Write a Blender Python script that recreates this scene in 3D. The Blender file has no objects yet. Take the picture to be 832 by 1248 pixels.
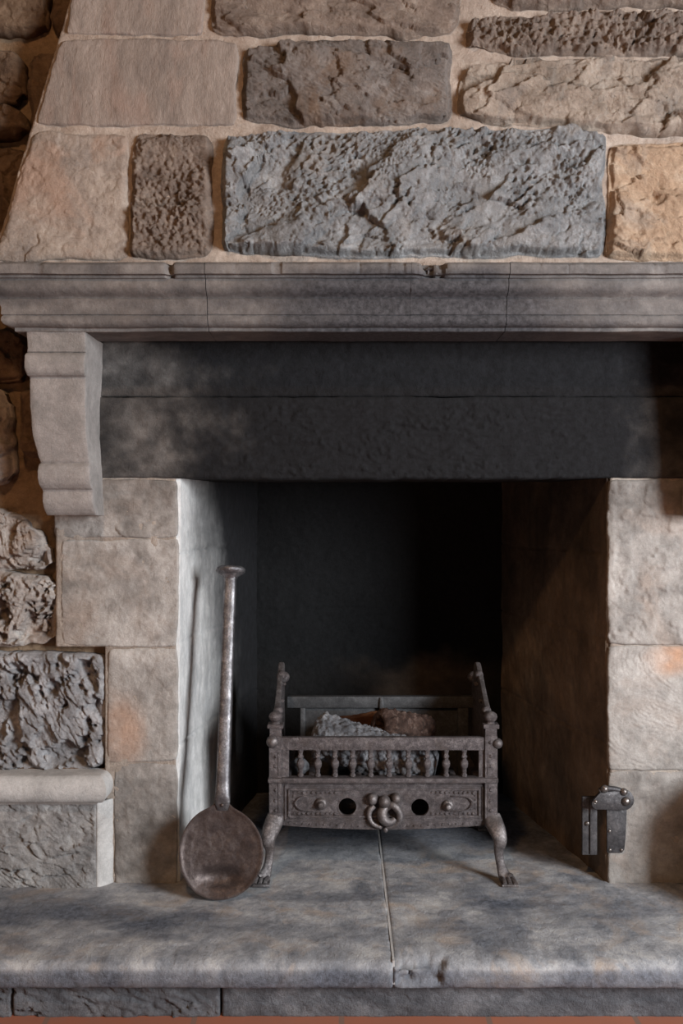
import bpy, bmesh, math, random
import numpy as np
from mathutils import Vector, Matrix

random.seed(4)
SC = bpy.context.scene
COL = SC.collection
F, D, ZC = 1215.0, 2.43, 0.902        # focal length (px), camera distance to the masonry face, eye height over the hearth

def W(px, py, Y):
    """point of the place at depth Y seen at pixel (px, py)"""
    t = D + Y
    return np.array([(px - 416.0) * t / F, Y, ZC - (py - 624.0) * t / F])

# ------------------------------------------------------------------ noise (numpy)
def _h(ix, iy, seed):
    n = (ix.astype(np.int64) * 374761393 + iy.astype(np.int64) * 668265263 + seed * 1442695041) & 0xFFFFFFFF
    n = ((n ^ (n >> 13)) * 1274126177) & 0xFFFFFFFF
    n = ((n ^ (n >> 16)) * 2246822519) & 0xFFFFFFFF
    n = n ^ (n >> 15)
    return (n & 0xFFFFFF) / float(0xFFFFFF)

def vn(x, y, seed=0):
    ix, iy = np.floor(x), np.floor(y)
    fx, fy = x - ix, y - iy
    fx = fx * fx * fx * (fx * (fx * 6 - 15) + 10); fy = fy * fy * fy * (fy * (fy * 6 - 15) + 10)
    a, b = _h(ix, iy, seed), _h(ix + 1, iy, seed)
    c, d = _h(ix, iy + 1, seed), _h(ix + 1, iy + 1, seed)
    return (a + (b - a) * fx) * (1 - fy) + (c + (d - c) * fx) * fy

def fbm(x, y, seed=0, octv=4, gain=.5):
    """roughly -1..1"""
    s, a, tot = 0, 1.0, 0
    for k in range(octv):
        s = s + a * (vn(x * 2 ** k + 17.3 * k, y * 2 ** k - 9.1 * k, seed + k * 7) * 2 - 1); tot += a; a *= gain
    return s / tot * 1.6

def worley(x, y, seed=0):
    """F1, F2 and the nearest cell: its id coordinates and the offset to its point"""
    ix, iy = np.floor(x), np.floor(y)
    f1 = np.full(x.shape, 9.0); f2 = np.full(x.shape, 9.0)
    cx = np.zeros(x.shape); cy = np.zeros(x.shape); dx = np.zeros(x.shape); dy = np.zeros(x.shape)
    for j in (-1, 0, 1):
        for i in (-1, 0, 1):
            gx, gy = ix + i, iy + j
            ox = x - (gx + _h(gx, gy, seed)); oy = y - (gy + _h(gx, gy, seed + 51))
            d = np.sqrt(ox * ox + oy * oy)
            nearer = d < f1
            f2 = np.where(nearer, f1, np.minimum(f2, d))
            f1 = np.where(nearer, d, f1)
            cx = np.where(nearer, gx, cx); cy = np.where(nearer, gy, cy)
            dx = np.where(nearer, ox, dx); dy = np.where(nearer, oy, dy)
    return f1, f2, cx, cy, dx, dy

def facet(x, y, seed=0, slope=1.2):
    """broken-rock facets: every cell is a tilted plane"""
    x2 = x + .22 * fbm(x * 1.6, y * 1.6, seed + 3, 4, .6); y2 = y + .22 * fbm(x * 1.6 + 40, y * 1.6, seed + 5, 4, .6)
    f1, f2, cx, cy, dx, dy = worley(x2, y2, seed)
    o = _h(cx, cy, seed + 91) * 2 - 1
    sx = (_h(cx, cy, seed + 92) * 2 - 1) * slope; sy = (_h(cx, cy, seed + 93) * 2 - 1) * slope
    v = .6 * o + sx * dx + sy * dy
    e = np.clip((f2 - f1) / .06, 0, 1)
    return v * (.8 + .2 * e) - .12 * (1 - e)

def sm(a, b, x):
    t = np.clip((x - a) / (b - a), 0, 1)
    return t * t * (3 - 2 * t)

# ------------------------------------------------------------------ object helpers
def wloc(o):
    v = Vector((0, 0, 0))
    while o is not None:
        v = v + o.location; o = o.parent
    return v

def link(name, me, mat, parent):
    o = bpy.data.objects.new(name, me); COL.objects.link(o)
    me.name = name
    if mat is not None: me.materials.append(mat)
    if parent is not None:
        off = wloc(parent); me.transform(Matrix.Translation(-off)); o.parent = parent
    return o

def tag(o, label=None, cat=None, group=None, kind=None):
    for k, v in (('label', label), ('category', cat), ('group', group), ('kind', kind)):
        if v: o[k] = v
    return o

def thing(name, label, cat, loc, group=None):
    o = bpy.data.objects.new(name, None); COL.objects.link(o)
    o.location = loc; o.empty_display_size = .05
    return tag(o, label, cat, group)

def mesh_np(verts, quads, ngons=(), attrs=None, smooth=True, sharp=None):
    me = bpy.data.meshes.new('m')
    nv, nq = len(verts), len(quads)
    loops = [np.asarray(quads, dtype=np.int32).ravel()]
    starts = [np.arange(nq, dtype=np.int32) * 4]; tot = nq * 4
    for g in ngons:
        loops.append(np.asarray(g, dtype=np.int32)); starts.append(np.array([tot], dtype=np.int32)); tot += len(g)
    me.vertices.add(nv); me.vertices.foreach_set('co', np.asarray(verts, dtype=np.float32).ravel())
    me.loops.add(tot); me.loops.foreach_set('vertex_index', np.concatenate(loops))
    np_ = nq + len(ngons)
    me.polygons.add(np_); me.polygons.foreach_set('loop_start', np.concatenate(starts))
    fl = np.full(np_, smooth); 
    if len(ngons): fl[nq:] = False
    me.polygons.foreach_set('use_smooth', fl)
    me.update(calc_edges=True)
    for k, a in (attrs or {}).items():
        at = me.attributes.new(k, 'FLOAT', 'POINT'); at.data.foreach_set('value', np.asarray(a, dtype=np.float32).ravel())
    me.validate()
    return me

def slab(name, B, N, d, thick, mat, parent, attrs=None, smooth=True):
    """closed slab whose front is the grid B pushed by d along N"""
    ny, nx = d.shape
    N = np.asarray(N, float)
    fr = (B + N * d[..., None]).reshape(-1, 3)
    idx = np.arange(ny * nx).reshape(ny, nx)
    ring = np.concatenate([idx[0, :-1], idx[:-1, -1], idx[-1, :0:-1], idx[:0:-1, 0]])
    back = B.reshape(-1, 3)[ring] - N * thick
    V = np.concatenate([fr, back])
    q = np.stack([idx[:-1, :-1], idx[1:, :-1], idx[1:, 1:], idx[:-1, 1:]], -1).reshape(-1, 4)
    m = len(ring); b = np.arange(m) + ny * nx
    sd = np.stack([ring, np.roll(ring, -1), np.roll(b, -1), b], -1)
    A = {}
    for k, a in (attrs or {}).items():
        a = np.asarray(a).ravel(); A[k] = np.concatenate([a, a[ring]])
    return link(name, mesh_np(V, np.concatenate([q, sd]), [list(b)], A, smooth), mat, parent)

def grid_px(c, nx, ny, wob=0, seed=0, corner=0):
    """pixel grid over a quad TL, TR, BR, BL with a wandering outline"""
    u = np.linspace(0, 1, nx)[None, :]; v = np.linspace(0, 1, ny)[:, None]
    c = np.asarray(c, float)
    P = [(1 - u) * (1 - v) * c[0, k] + u * (1 - v) * c[1, k] + u * v * c[2, k] + (1 - u) * v * c[3, k] for k in (0, 1)]
    px, py = P
    if corner:
        U, V = 2 * u - 1 + 0 * v, 2 * v - 1 + 0 * u
        px = px - np.sign(U) * corner * np.abs(U) ** 3 * np.abs(V) ** 9
        py = py - np.sign(V) * corner * np.abs(V) ** 3 * np.abs(U) ** 9
    if wob:
        a = fbm(px * .022, py * .022, seed + 11, 4, .6); b = fbm(px * .022 + 70, py * .022, seed + 23, 4, .6)
        px, py = px + wob * a, py + wob * b
    return px, py, u + 0 * v, v + 0 * u

def to_plane(px, py, a, b=0.0, z0=0.0):
    """pixels to the plane Y = a + b (Z - z0)"""
    xr, zr = (px - 416) / F, -(py - 624) / F
    t = (D + a + b * (ZC - z0)) / (1 - b * zr)
    return np.stack([xr * t, -D + t, ZC + zr * t], -1)

def edge_round(u, v, Wm, Hm, R):
    e = np.minimum(np.minimum(u, 1 - u) * Wm, np.minimum(v, 1 - v) * Hm)
    k = 1 - np.clip(e / R, 0, 1)
    return -R * (1 - np.sqrt(np.maximum(0, 1 - k * k)))

# ------------------------------------------------------------------ materials
def nt(mat):
    mat.use_nodes = True
    t = mat.node_tree; t.nodes.clear()
    out = t.nodes.new('ShaderNodeOutputMaterial'); b = t.nodes.new('ShaderNodeBsdfPrincipled')
    t.links.new(b.outputs[0], out.inputs[0])
    return t, b

def lin(c):
    r = []
    for x in c:
        x = x / 255.0
        r.append(x / 12.92 if x <= .04045 else ((x + .055) / 1.055) ** 2.4)
    return tuple(r) + (1,)

class N:
    """short-hand for building node trees"""
    def __init__(s, t): s.t = t
    def new(s, typ, **kw):
        n = s.t.nodes.new(typ)
        for k, v in kw.items(): setattr(n, k, v)
        return n
    def put(s, sock, v):
        if hasattr(v, 'is_linked'): s.t.links.new(v, sock)
        else: sock.default_value = v
    def coord(s, scale=(1, 1, 1), rot=(0, 0, 0)):
        c = s.new('ShaderNodeTexCoord'); m = s.new('ShaderNodeMapping')
        m.inputs['Scale'].default_value = scale; m.inputs['Rotation'].default_value = rot
        s.t.links.new(c.outputs['Object'], m.inputs[0]); return m.outputs[0]
    def noise(s, vec, scale, detail=6, rough=.6, dist=0):
        n = s.new('ShaderNodeTexNoise'); s.put(n.inputs['Vector'], vec)
        n.inputs['Scale'].default_value = scale; n.inputs['Detail'].default_value = detail
        n.inputs['Roughness'].default_value = rough; n.inputs['Distortion'].default_value = dist
        return n.outputs[0]
    def ramp(s, f, stops):
        r = s.new('ShaderNodeValToRGB'); s.put(r.inputs[0], f); e = r.color_ramp.elements
        while len(e) < len(stops): e.new(.5)
        for k, (p, c) in enumerate(stops): e[k].position = p; e[k].color = c if len(c) == 4 else tuple(c) + (1,)
        return r.outputs[0]
    def rng(s, f, a, b, c=0., d=1.):
        m = s.new('ShaderNodeMapRange'); s.put(m.inputs[0], f)
        for k, v in zip((1, 2, 3, 4), (a, b, c, d)): s.put(m.inputs[k], v)
        return m.outputs[0]
    def math(s, op, a, b=0.):
        m = s.new('ShaderNodeMath', operation=op); s.put(m.inputs[0], a); s.put(m.inputs[1], b); return m.outputs[0]
    def mix(s, f, a, b, mode='MIX'):
        m = s.new('ShaderNodeMix', data_type='RGBA', blend_type=mode)
        s.put(m.inputs[0], f); s.put(m.inputs[6], a); s.put(m.inputs[7], b); return m.outputs[2]
    def attr(s, name):
        return s.new('ShaderNodeAttribute', attribute_name=name).outputs['Fac']
    def bump(s, h, dist, strength=1., normal=None):
        b = s.new('ShaderNodeBump'); s.put(b.inputs['Height'], h)
        b.inputs['Distance'].default_value = dist; b.inputs['Strength'].default_value = strength
        if normal is not None: s.put(b.inputs['Normal'], normal)
        return b.outputs[0]

def stone(name, dark, mid, light, accent=None, patch=9, grain=1.0, streak=(1, 1, 1), rot=(0, 0, 0), soot=False, tint=None, rough=.92, bumpd=.004, sootc=(20, 20, 22), sootn=.8):
    mat = bpy.data.materials.new(name); t, b = nt(mat); n = N(t)
    v = n.coord(streak, rot)
    a = n.noise(v, patch, 8, .62, .4)
    f = n.noise(v, 85, 6, .7, .3)
    mixf = n.math('ADD', n.math('MULTIPLY', a, .72), n.math('MULTIPLY', f, .28))
    col = n.ramp(mixf, [(.33, lin(dark)), (.5, lin(mid)), (.68, lin(light))])
    if accent:
        m = n.noise(v, patch * .55 + 1.3, 6, .6, .8)
        col = n.mix(n.rng(m, .52, .68, 0., .8), col, lin(accent))
    if tint:
        col = n.mix(n.attr('tint'), col, lin(tint))
    md = n.noise(v, 34, 9, .72, .5)
    k = n.rng(md, .3, .7, .82, 1.13)
    cb = n.new('ShaderNodeCombineColor'); [n.put(cb.inputs[q], k) for q in range(3)]
    col = n.mix(1., col, cb.outputs[0], 'MULTIPLY')
    sp = n.noise(v, 320, 3, .6)
    col = n.mix(n.rng(sp, .35, .75, 0., .35), col, n.mix(1., col, (.55, .54, .53, 1), 'MULTIPLY'))
    if soot:
        s0 = n.attr('soot')
        w = n.math('ADD', n.noise(n.coord((1, 1, 1.4)), 9, 10, .7, .3), n.math('MULTIPLY', f, .3))
        ss = n.math('ADD', n.math('MULTIPLY', s0, 1.35), n.rng(w, .38, .9, -.42 * sootn, .22 * sootn))
        ss = n.rng(ss, .0, 1., 0., 1.)
        ss = n.math('SUBTRACT', 1., n.math('POWER', n.math('SUBTRACT', 1., ss), 1.9))
        sc = n.mix(n.rng(f, .35, .7), lin(sootc), lin(tuple(x * 1.7 + 4 for x in sootc)))
        col = n.mix(ss, col, sc)
    n.put(b.inputs['Base Color'], col)
    b.inputs['Roughness'].default_value = rough
    b.inputs['Specular IOR Level'].default_value = .3
    h = n.math('ADD', n.noise(v, 60, 10, .68, .6), n.math('MULTIPLY', n.noise(v, 230, 6, .75), .6))
    n.put(b.inputs['Normal'], n.bump(h, bumpd * grain * 1.15))
    return mat

def iron(name, dark, mid, light, rust=None, rough=(.35, .65), bumpd=.0012, scale=1.0, metal=.75):
    mat = bpy.data.materials.new(name); t, b = nt(mat); n = N(t)
    v = n.coord()
    a = n.noise(v, 38 * scale, 8, .65, .5); f = n.noise(v, 210 * scale, 6, .7)
    mixf = n.math('ADD', n.math('MULTIPLY', a, .6), n.math('MULTIPLY', f, .4))
    col = n.ramp(mixf, [(.34, lin(dark)), (.5, lin(mid)), (.66, lin(light))])
    if rust:
        col = n.mix(n.rng(n.noise(v, 17 * scale, 7, .65, .6), .5, .68, 0., .7), col, lin(rust))
    n.put(b.inputs['Base Color'], col); b.inputs['Metallic'].default_value = metal
    n.put(b.inputs['Roughness'], n.rng(mixf, .35, .65, rough[1], rough[0]))
    h = n.math('ADD', n.noise(v, 120 * scale, 8, .7), n.math('MULTIPLY', n.noise(v, 480 * scale, 4, .7), .3))
    n.put(b.inputs['Normal'], n.bump(h, bumpd))
    return mat

M = {}
M['mortar'] = stone('lime_mortar', (146, 129, 117), (170, 153, 141), (194, 178, 166), patch=12, bumpd=.005)
M['smooth_brown'] = stone('dressed_brown_stone', (118, 107, 101), (142, 129, 121), (164, 151, 143), accent=(144, 124, 114), patch=8, bumpd=.0026, streak=(1.7, 1, .55), rot=(0, .6, 0))
M['pinkish'] = stone('dressed_pink_stone', (122, 112, 106), (152, 138, 128), (180, 166, 154), accent=(164, 138, 122), patch=9, bumpd=.003)
M['rough_brown'] = stone('rough_brown_stone', (96, 82, 74), (128, 112, 102), (160, 144, 132), accent=(118, 104, 96), patch=14, grain=1.6)
M['rough_grey'] = stone('rough_grey_brown_stone', (88, 80, 76), (116, 106, 101), (146, 136, 130), accent=(122, 100, 84), patch=14, grain=1.6)
M['blue_grey'] = stone('rough_blue_grey_stone', (104, 104, 106), (138, 137, 138), (176, 175, 176), accent=(148, 142, 138), patch=16, grain=1.8)
M['buff'] = stone('rough_buff_stone', (124, 110, 99), (156, 140, 127), (188, 173, 160), accent=(124, 114, 108), patch=11, grain=1.6)
M['ochre'] = stone('rough_ochre_stone', (146, 120, 98), (178, 150, 126), (202, 182, 162), accent=(156, 142, 130), patch=9, grain=1.4)
M['pale_rough'] = stone('pale_pitted_stone', (130, 121, 116), (178, 168, 162), (214, 208, 202), accent=(150, 126, 108), patch=13, grain=1.8)
M['grey_pitted'] = stone('grey_pitted_stone', (112, 110, 112), (164, 162, 164), (208, 206, 208), accent=(112, 110, 112), patch=13, grain=1.8)
M['jamb_mortar'] = stone('pale_jamb_mortar', (140, 128, 118), (162, 150, 140), (182, 172, 162), patch=12, bumpd=.004)
M['wall_brown'] = stone('dark_wall_stone', (84, 66, 54), (118, 96, 78), (146, 124, 104), patch=12, grain=1.6)
M['wall_mortar'] = stone('brown_wall_mortar', (122, 100, 80), (152, 128, 104), (178, 154, 130), patch=10, bumpd=.006)
M['mantel'] = stone('grey_moulded_stone', (92, 88, 86), (116, 110, 107), (142, 136, 132), accent=(106, 98, 94), patch=12, bumpd=.0014, soot=True, sootc=(46, 45, 47))
M['corbel'] = stone('pale_grey_corbel_stone', (122, 118, 115), (146, 140, 137), (164, 158, 154), patch=9, bumpd=.0016)
M['ledge'] = stone('pale_ledge_stone', (160, 157, 155), (186, 183, 181), (206, 203, 201), patch=9, bumpd=.0016)
M['lintel'] = stone('sooty_lintel_stone', (112, 107, 103), (140, 134, 130), (170, 164, 159), patch=13, bumpd=.0026, soot=True, sootc=(13, 13, 15), sootn=.62)
M['jamb'] = stone('dressed_jamb_stone', (132, 127, 123), (163, 157, 152), (194, 188, 183), accent=(160, 146, 136), patch=8, bumpd=.0022, soot=True, tint=(190, 142, 108), sootc=(44, 40, 38))
M['reveal'] = stone('limewashed_reveal_stone', (176, 176, 177), (208, 207, 206), (224, 223, 222), patch=7, bumpd=.0016, streak=(1, 1, .45), soot=True, sootc=(17, 17, 19), sootn=.45)
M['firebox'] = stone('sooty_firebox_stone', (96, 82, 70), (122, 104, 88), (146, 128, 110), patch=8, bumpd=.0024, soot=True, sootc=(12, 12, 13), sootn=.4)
M['hearth'] = stone('worn_hearth_stone', (106, 109, 116), (160, 160, 163), (202, 199, 196), accent=(178, 162, 148), patch=13, bumpd=.0026, streak=(1, .85, 1), rot=(0, 0, .35), soot=True, sootc=(62, 65, 72), rough=.78)
M['riser_shaded'] = stone('shaded_tooled_riser_stone', (62, 62, 66), (92, 92, 96), (126, 125, 128), patch=12, grain=1.2)  # riser stone with the shade under the slab overhang put into its colour
M['riser'] = stone('tooled_riser_stone', (108, 106, 106), (150, 147, 146), (186, 183, 181), patch=14, grain=1.4)

# ------------------------------------------------------------------ stones
def stone_block(name, c, mat, parent, plane, amp=.012, sc=.05, seed=1, wob=4, corner=6, R=.008, thick=.05, step=.0026,
                pits=0, pitsc=.02, aniso=(1, 1, 0), smooth=.0, lift=0, label=None, extra=None, attrs=None, fine=.0022, pm=.0, floor=-.003):
    c = np.asarray(c, float)
    ctr = to_plane(c[:, 0], c[:, 1], *plane)
    Wm = (np.linalg.norm(ctr[1] - ctr[0]) + np.linalg.norm(ctr[2] - ctr[3])) / 2
    Hm = (np.linalg.norm(ctr[3] - ctr[0]) + np.linalg.norm(ctr[2] - ctr[1])) / 2
    nx, ny = max(12, int(Wm / step)), max(12, int(Hm / step))
    px, py, u, v = grid_px(c, nx, ny, wob, seed, corner)
    B = to_plane(px, py, *plane)
    s, t = B[..., 0], B[..., 2]
    ca, sa = math.cos(aniso[2]), math.sin(aniso[2])
    s2, t2 = (s * ca + t * sa) * aniso[0], (-s * sa + t * ca) * aniso[1]
    d = amp * (.62 * facet(s2 / (sc * 2.3), t2 / (sc * 2.3), seed, 1.4) + .40 * facet(s2 / (sc * .9), t2 / (sc * .9), seed + 5, 1.3)
               + (.17 * facet(s2 / (sc * .36), t2 / (sc * .36), seed + 9, 1.2) + .09 * facet(s2 / (sc * .15), t2 / (sc * .15), seed + 19, 1.2)) * sm(-.5, .4, fbm(s / .08, t / .08, seed + 55, 3)))
    d = d * (1 - smooth) + fine * fbm(s / .03, t / .03, seed + 31, 5, .6)
    d = d + amp * .25 * fbm(s2 / .09, t2 / .09, seed + 71, 2)
    if pits:
        for q, k in ((1.0, 1.0), (.45, .5)):
            f1 = worley(s2 / (pitsc * q) + .4 * fbm(s / .02, t / .02, seed + 4, 3), t2 / (pitsc * q) + .4 * fbm(s / .02 + 9, t / .02, seed + 6, 3), seed + 77)[0]
            msk = sm(-.15 + pm, .45 + pm, fbm(s / .07 + 3 * q, t / .07, seed + 15, 3))
            d = d - pits * k * sm(.52, .12, f1) * msk
    if extra: d = d + extra(s, t, px, py)
    e = np.minimum(np.minimum(u, 1 - u) * Wm, np.minimum(v, 1 - v) * Hm)
    d = d + (1 - smooth) * amp * 1.0 * sm(0, .014, e) + edge_round(u, v, Wm, Hm, R) + lift
    d = np.maximum(d, -.002 + (floor + .002) * sm(.008, .03, e) * (pits > 0) + .0012 * fbm(s / .012, t / .012, seed + 41, 3))
    A = attrs(px, py, B) if attrs else None
    Nn = np.array([0, -1, plane[1] if len(plane) > 1 else 0.]); Nn = Nn / np.linalg.norm(Nn)
    o = slab(name, B, Nn, d, thick, mat, parent, A)
    if label: o['label'] = label
    return o

# ================================================================== SETTING
# ---- floor
def make_floor():
    mat = bpy.data.materials.new('red_floor_tiles'); t, b = nt(mat); n = N(t)
    br = n.new('ShaderNodeTexBrick'); t.links.new(n.coord(), br.inputs[0])
    br.inputs['Scale'].default_value = 1; br.inputs['Brick Width'].default_value = .3; br.inputs['Row Height'].default_value = .3
    br.inputs['Mortar Size'].default_value = .006; br.offset = 0
    br.inputs['Color1'].default_value = lin((168, 104, 78)); br.inputs['Color2'].default_value = lin((152, 92, 70)); br.inputs['Mortar'].default_value = lin((120, 96, 84))
    col = n.mix(n.rng(n.noise(n.coord(), 20), .3, .7, 0, .5), br.outputs[0], lin((140, 96, 80)))
    n.put(b.inputs['Base Color'], col); b.inputs['Roughness'].default_value = .6
    bm = bmesh.new()
    bmesh.ops.create_cube(bm, size=1, matrix=Matrix.Translation((.15, -1.4, -.157)) @ Matrix.Diagonal((4.6, 3.6, .05, 1)))
    me = bpy.data.meshes.new('floor'); bm.to_mesh(me); bm.free()
    tag(link('floor', me, mat, None), 'strip of reddish tiled floor in front of the hearth', None, None, 'structure')
make_floor()

# ---- rubble wall either side of the fireplace
WALLY = .045
def wall_bed(name, x0, x1, z0, z1, Y, seed, mat, parent=None, step=.006, amp=.012):
    nx, ny = int((x1 - x0) / step), int((z1 - z0) / step)
    X = np.linspace(x0, x1, nx)[None, :] + np.zeros((ny, 1)); Z = np.linspace(z1, z0, ny)[:, None] + np.zeros((1, nx))
    B = np.stack([X, X * 0 + Y, Z], -1)
    d = amp * (.5 * fbm(X / .12, Z / .12, seed, 4) + .5 * facet(X / .09, Z / .09, seed + 4, 1.0)) * .7 + .003 * fbm(X / .02, Z / .02, seed + 8, 4, .6)
    return slab(name, B, (0, -1, 0), d, .12, mat, parent)
wall = wall_bed('wall_back', -1.6, -.44, -.13, 2.5, WALLY, 5, M['wall_mortar'])
tag(wall, 'rough rubble stone wall to the left of the fireplace', None, None, 'structure')
wr = wall_bed('wall_right', .70, 1.9, -.13, 2.5, WALLY, 15, M['wall_mortar'], step=.012)
tag(wr, 'rough rubble stone wall to the right of the fireplace', None, None, 'structure')

WP = (0.012,)
def hollows(sc, depth, seed, ang=.5, lo=.10, hi=.50, st=1.7):
    def f(s, t, px, py):
        ca, sa = math.cos(ang), math.sin(ang)
        x, y = (s * ca + t * sa) * st, -s * sa + t * ca
        h = sm(lo, hi, fbm(x / sc, y / sc, seed, 4, .55))
        fl = .0035 * fbm(x / .010, y / .045, seed + 3, 4, .6)
        return -depth * h + fl * (1 - h)
    return f
def wb(c, mat, seed, **k):
    k.setdefault('amp', .022); k.setdefault('sc', .06); k.setdefault('thick', .05); k.setdefault('wob', 5); k.setdefault('corner', 9)
    return stone_block('stone_block', c, mat, wall, WP, seed=seed, **k)
wb([(-80, -40), (58, -40), (58, 38), (-80, 38)], M['wall_brown'], 101, amp=.014)
wb([(64, -60), (120, -60), (110, 40), (60, 40)], M['wall_brown'], 102, amp=.014)
wb([(-80, 62), (33, 62), (31, 128), (-80, 132)], M['wall_brown'], 103, amp=.014)
wb([(34, 64), (120, 64), (110, 165), (34, 168)], M['wall_brown'], 113, amp=.014)
wb([(-80, 134), (34, 130), (36, 166), (-80, 168)], M['wall_brown'], 104)
wb([(-80, 182), (40, 180), (30, 300), (-80, 310)], M['wall_brown'], 105)
wb([(-80, 398), (34, 398), (36, 462), (-80, 470)], M['wall_brown'], 106)
wb([(-80, 478), (12, 474), (20, 590), (-80, 596)], M['pale_rough'], 107, amp=.026)
wb([(22, 470), (80, 470), (70, 560), (28, 560)], M['wall_brown'], 117, amp=.02)
wb([(-80, 596), (48, 634), (68, 698), (-80, 690)], M['pale_rough'], 108, amp=.020, sc=.05, pits=.016, floor=-.028, lift=.006, pm=.2, extra=hollows(.07, .034, 227, .2, .2, .5), label='pale broken rubble stone')
wb([(-80, 690), (69, 699), (73, 787), (-80, 790)], M['pale_rough'], 109, amp=.018, sc=.05, pits=.03, pitsc=.035, floor=-.028, lift=.006, pm=.2, extra=hollows(.07, .036, 215, -.4), label='pale rubble stone with a deep hollow')
wb([(-80, 794), (128, 794), (128, 938), (-80, 938)], M['grey_pitted'], 110, amp=.013, sc=.045, pits=.034, pitsc=.045, aniso=(1.4, .6, .5), floor=-.028, lift=.004, pm=.2, extra=hollows(.075, .030, 204), label='grey stone eaten into deep pits', wob=3, corner=5)
wb([(-80, 936), (132, 936), (132, 980), (-80, 980)], M['wall_brown'], 111, amp=.006)

# ================================================================== CHIMNEY BREAST
HP = (-.17, .12, 1.48)            # front plane, leaning back as it rises
hood = thing('chimney_breast', 'tapering chimney breast of large stone blocks rising above the mantel shelf', 'chimney breast', (.125, -.1, 1.46))
def hood_bed():
    c = [(158, -245), (960, -245), (960, 325), (-14, 325)]
    px, py, u, v = grid_px(c, 330, 200)
    B = to_plane(px, py, *HP)
    d = -.0075 + .004 * fbm(B[..., 0] / .06, B[..., 2] / .06, 9, 4) + .0015 * fbm(B[..., 0] / .012, B[..., 2] / .012, 19, 3)
    Nn = np.array([0, -1, HP[1]]); Nn /= np.linalg.norm(Nn)
    return slab('mortar_bed', B, Nn, d, .26, M['mortar'], hood)
hood_bed()
def pebble(sc, h, seed, blobs=None):
    def f(s, t, px, py):
        w = .3 * fbm(s / .02, t / .02, seed + 2, 3)
        m = 1.0
        if blobs: m = np.clip(sum(np.exp(-(((px - x) / rx) ** 2 + ((py - y) / ry) ** 2)) for x, y, rx, ry in blobs), 0, 1)
        f1 = worley(s / sc + w, t / sc + w, seed)[0]; f2 = worley(s / sc * 2.1 - w, t / sc * 2.1, seed + 5)[0]
        return m * (h * (sm(.62, .1, f1) - .5) + h * .45 * (sm(.6, .1, f2) - .5))
    return f
def hb(c, mat, seed, label=None, **k):
    if not k.get('smooth'):
        c = np.asarray(c, float); c = c + np.sign(c - c.mean(0)) * np.array([3.0, 1.5])
    k.setdefault('thick', .05)
    return stone_block('stone_block', c, M[mat], hood, HP, seed=seed, label=label, **k)
SMO = dict(smooth=.85, amp=.006, sc=.07, wob=2.5, corner=3, R=.006, fine=.0012)
hb([(106, -75), (250, -75), (248, 41), (78, 40)], 'smooth_brown', 1, 'smooth brown-grey dressed block at the top left', **SMO)
hb([(73, 46), (290, 50), (287, 152), (44, 152)], 'smooth_brown', 2, 'large smooth brown-grey dressed block', **SMO)
hb([(154, -230), (420, -230), (416, -86), (110, -86)], 'smooth_brown', 12, **SMO)
hb([(434, -230), (700, -230), (700, -86), (430, -86)], 'rough_grey', 13, amp=.02)
hb([(714, -230), (960, -230), (960, -86), (712, -86)], 'buff', 14, amp=.02)
hb([(39, 161), (157, 163), (156, 315), (-8, 319)], 'pinkish', 3, 'dressed block with a pinkish scarred face', smooth=.55, amp=.008, sc=.06, wob=2.5, corner=3, R=.006)
hb([(262, -75), (563, -75), (553, 43), (262, 41)], 'rough_brown', 4, amp=.016, sc=.06, aniso=(.6, 1.5, -.2))
hb([(302, 54), (549, 52), (547, 149), (296, 151)], 'rough_grey', 5, 'rough grey block with diagonal tooling', amp=.022, sc=.075, aniso=(.8, 1.3, -.35),
   extra=lambda s, t, px, py: .0022 * np.sin((t * .93 + s * .36) * 2 * np.pi / .0085 + 2 * fbm(s / .05, t / .05, 3, 3)) * sm(.0, .35, fbm(s / .06, t / .06, 44, 2) + sm(430, 330, px) * .5))
hb([(598, -75), (960, -75), (960, 6), (603, 9)], 'rough_brown', 6, amp=.018)
hb([(572, 22), (960, 12), (960, 66), (572, 66)], 'rough_brown', 7, 'long thin rough block', amp=.020, sc=.04, corner=10, pits=.008, pitsc=.018, extra=pebble(.020, .012, 301))
hb([(562, 80), (960, 68), (960, 168), (562, 150)], 'buff', 8, 'rough buff block with broken ledges', amp=.024, sc=.055, corner=12, aniso=(.75, 1.3, .15))
hb([(166, 164), (256, 167), (256, 313), (160, 313)], 'rough_brown', 9, 'narrow brown block with a pitted face', amp=.014, sc=.05, pits=.006, pitsc=.013, wob=3, corner=5, aniso=(.8, 1.1, -.3), extra=pebble(.014, .011, 302, [(208, 265, 60, 60)]))
hb([(273, 165), (735, 158), (733, 312), (272, 310)], 'blue_grey', 10, 'largest block, blue-grey and deeply rough-hewn', amp=.033, sc=.085, pits=.012, pitsc=.017, wob=3.5, corner=5, step=.0022, aniso=(.75, 1.25, .45), pm=.15, extra=pebble(.019, .011, 303, [(385, 250, 38, 34), (322, 180, 30, 18), (690, 215, 36, 45), (575, 190, 40, 20)]))
hb([(744, 176), (960, 172), (960, 316), (742, 316)], 'ochre', 11, 'rough orange-buff block', amp=.02, sc=.06, wob=3, corner=5, aniso=(.8, 1.2, -.45))

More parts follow.
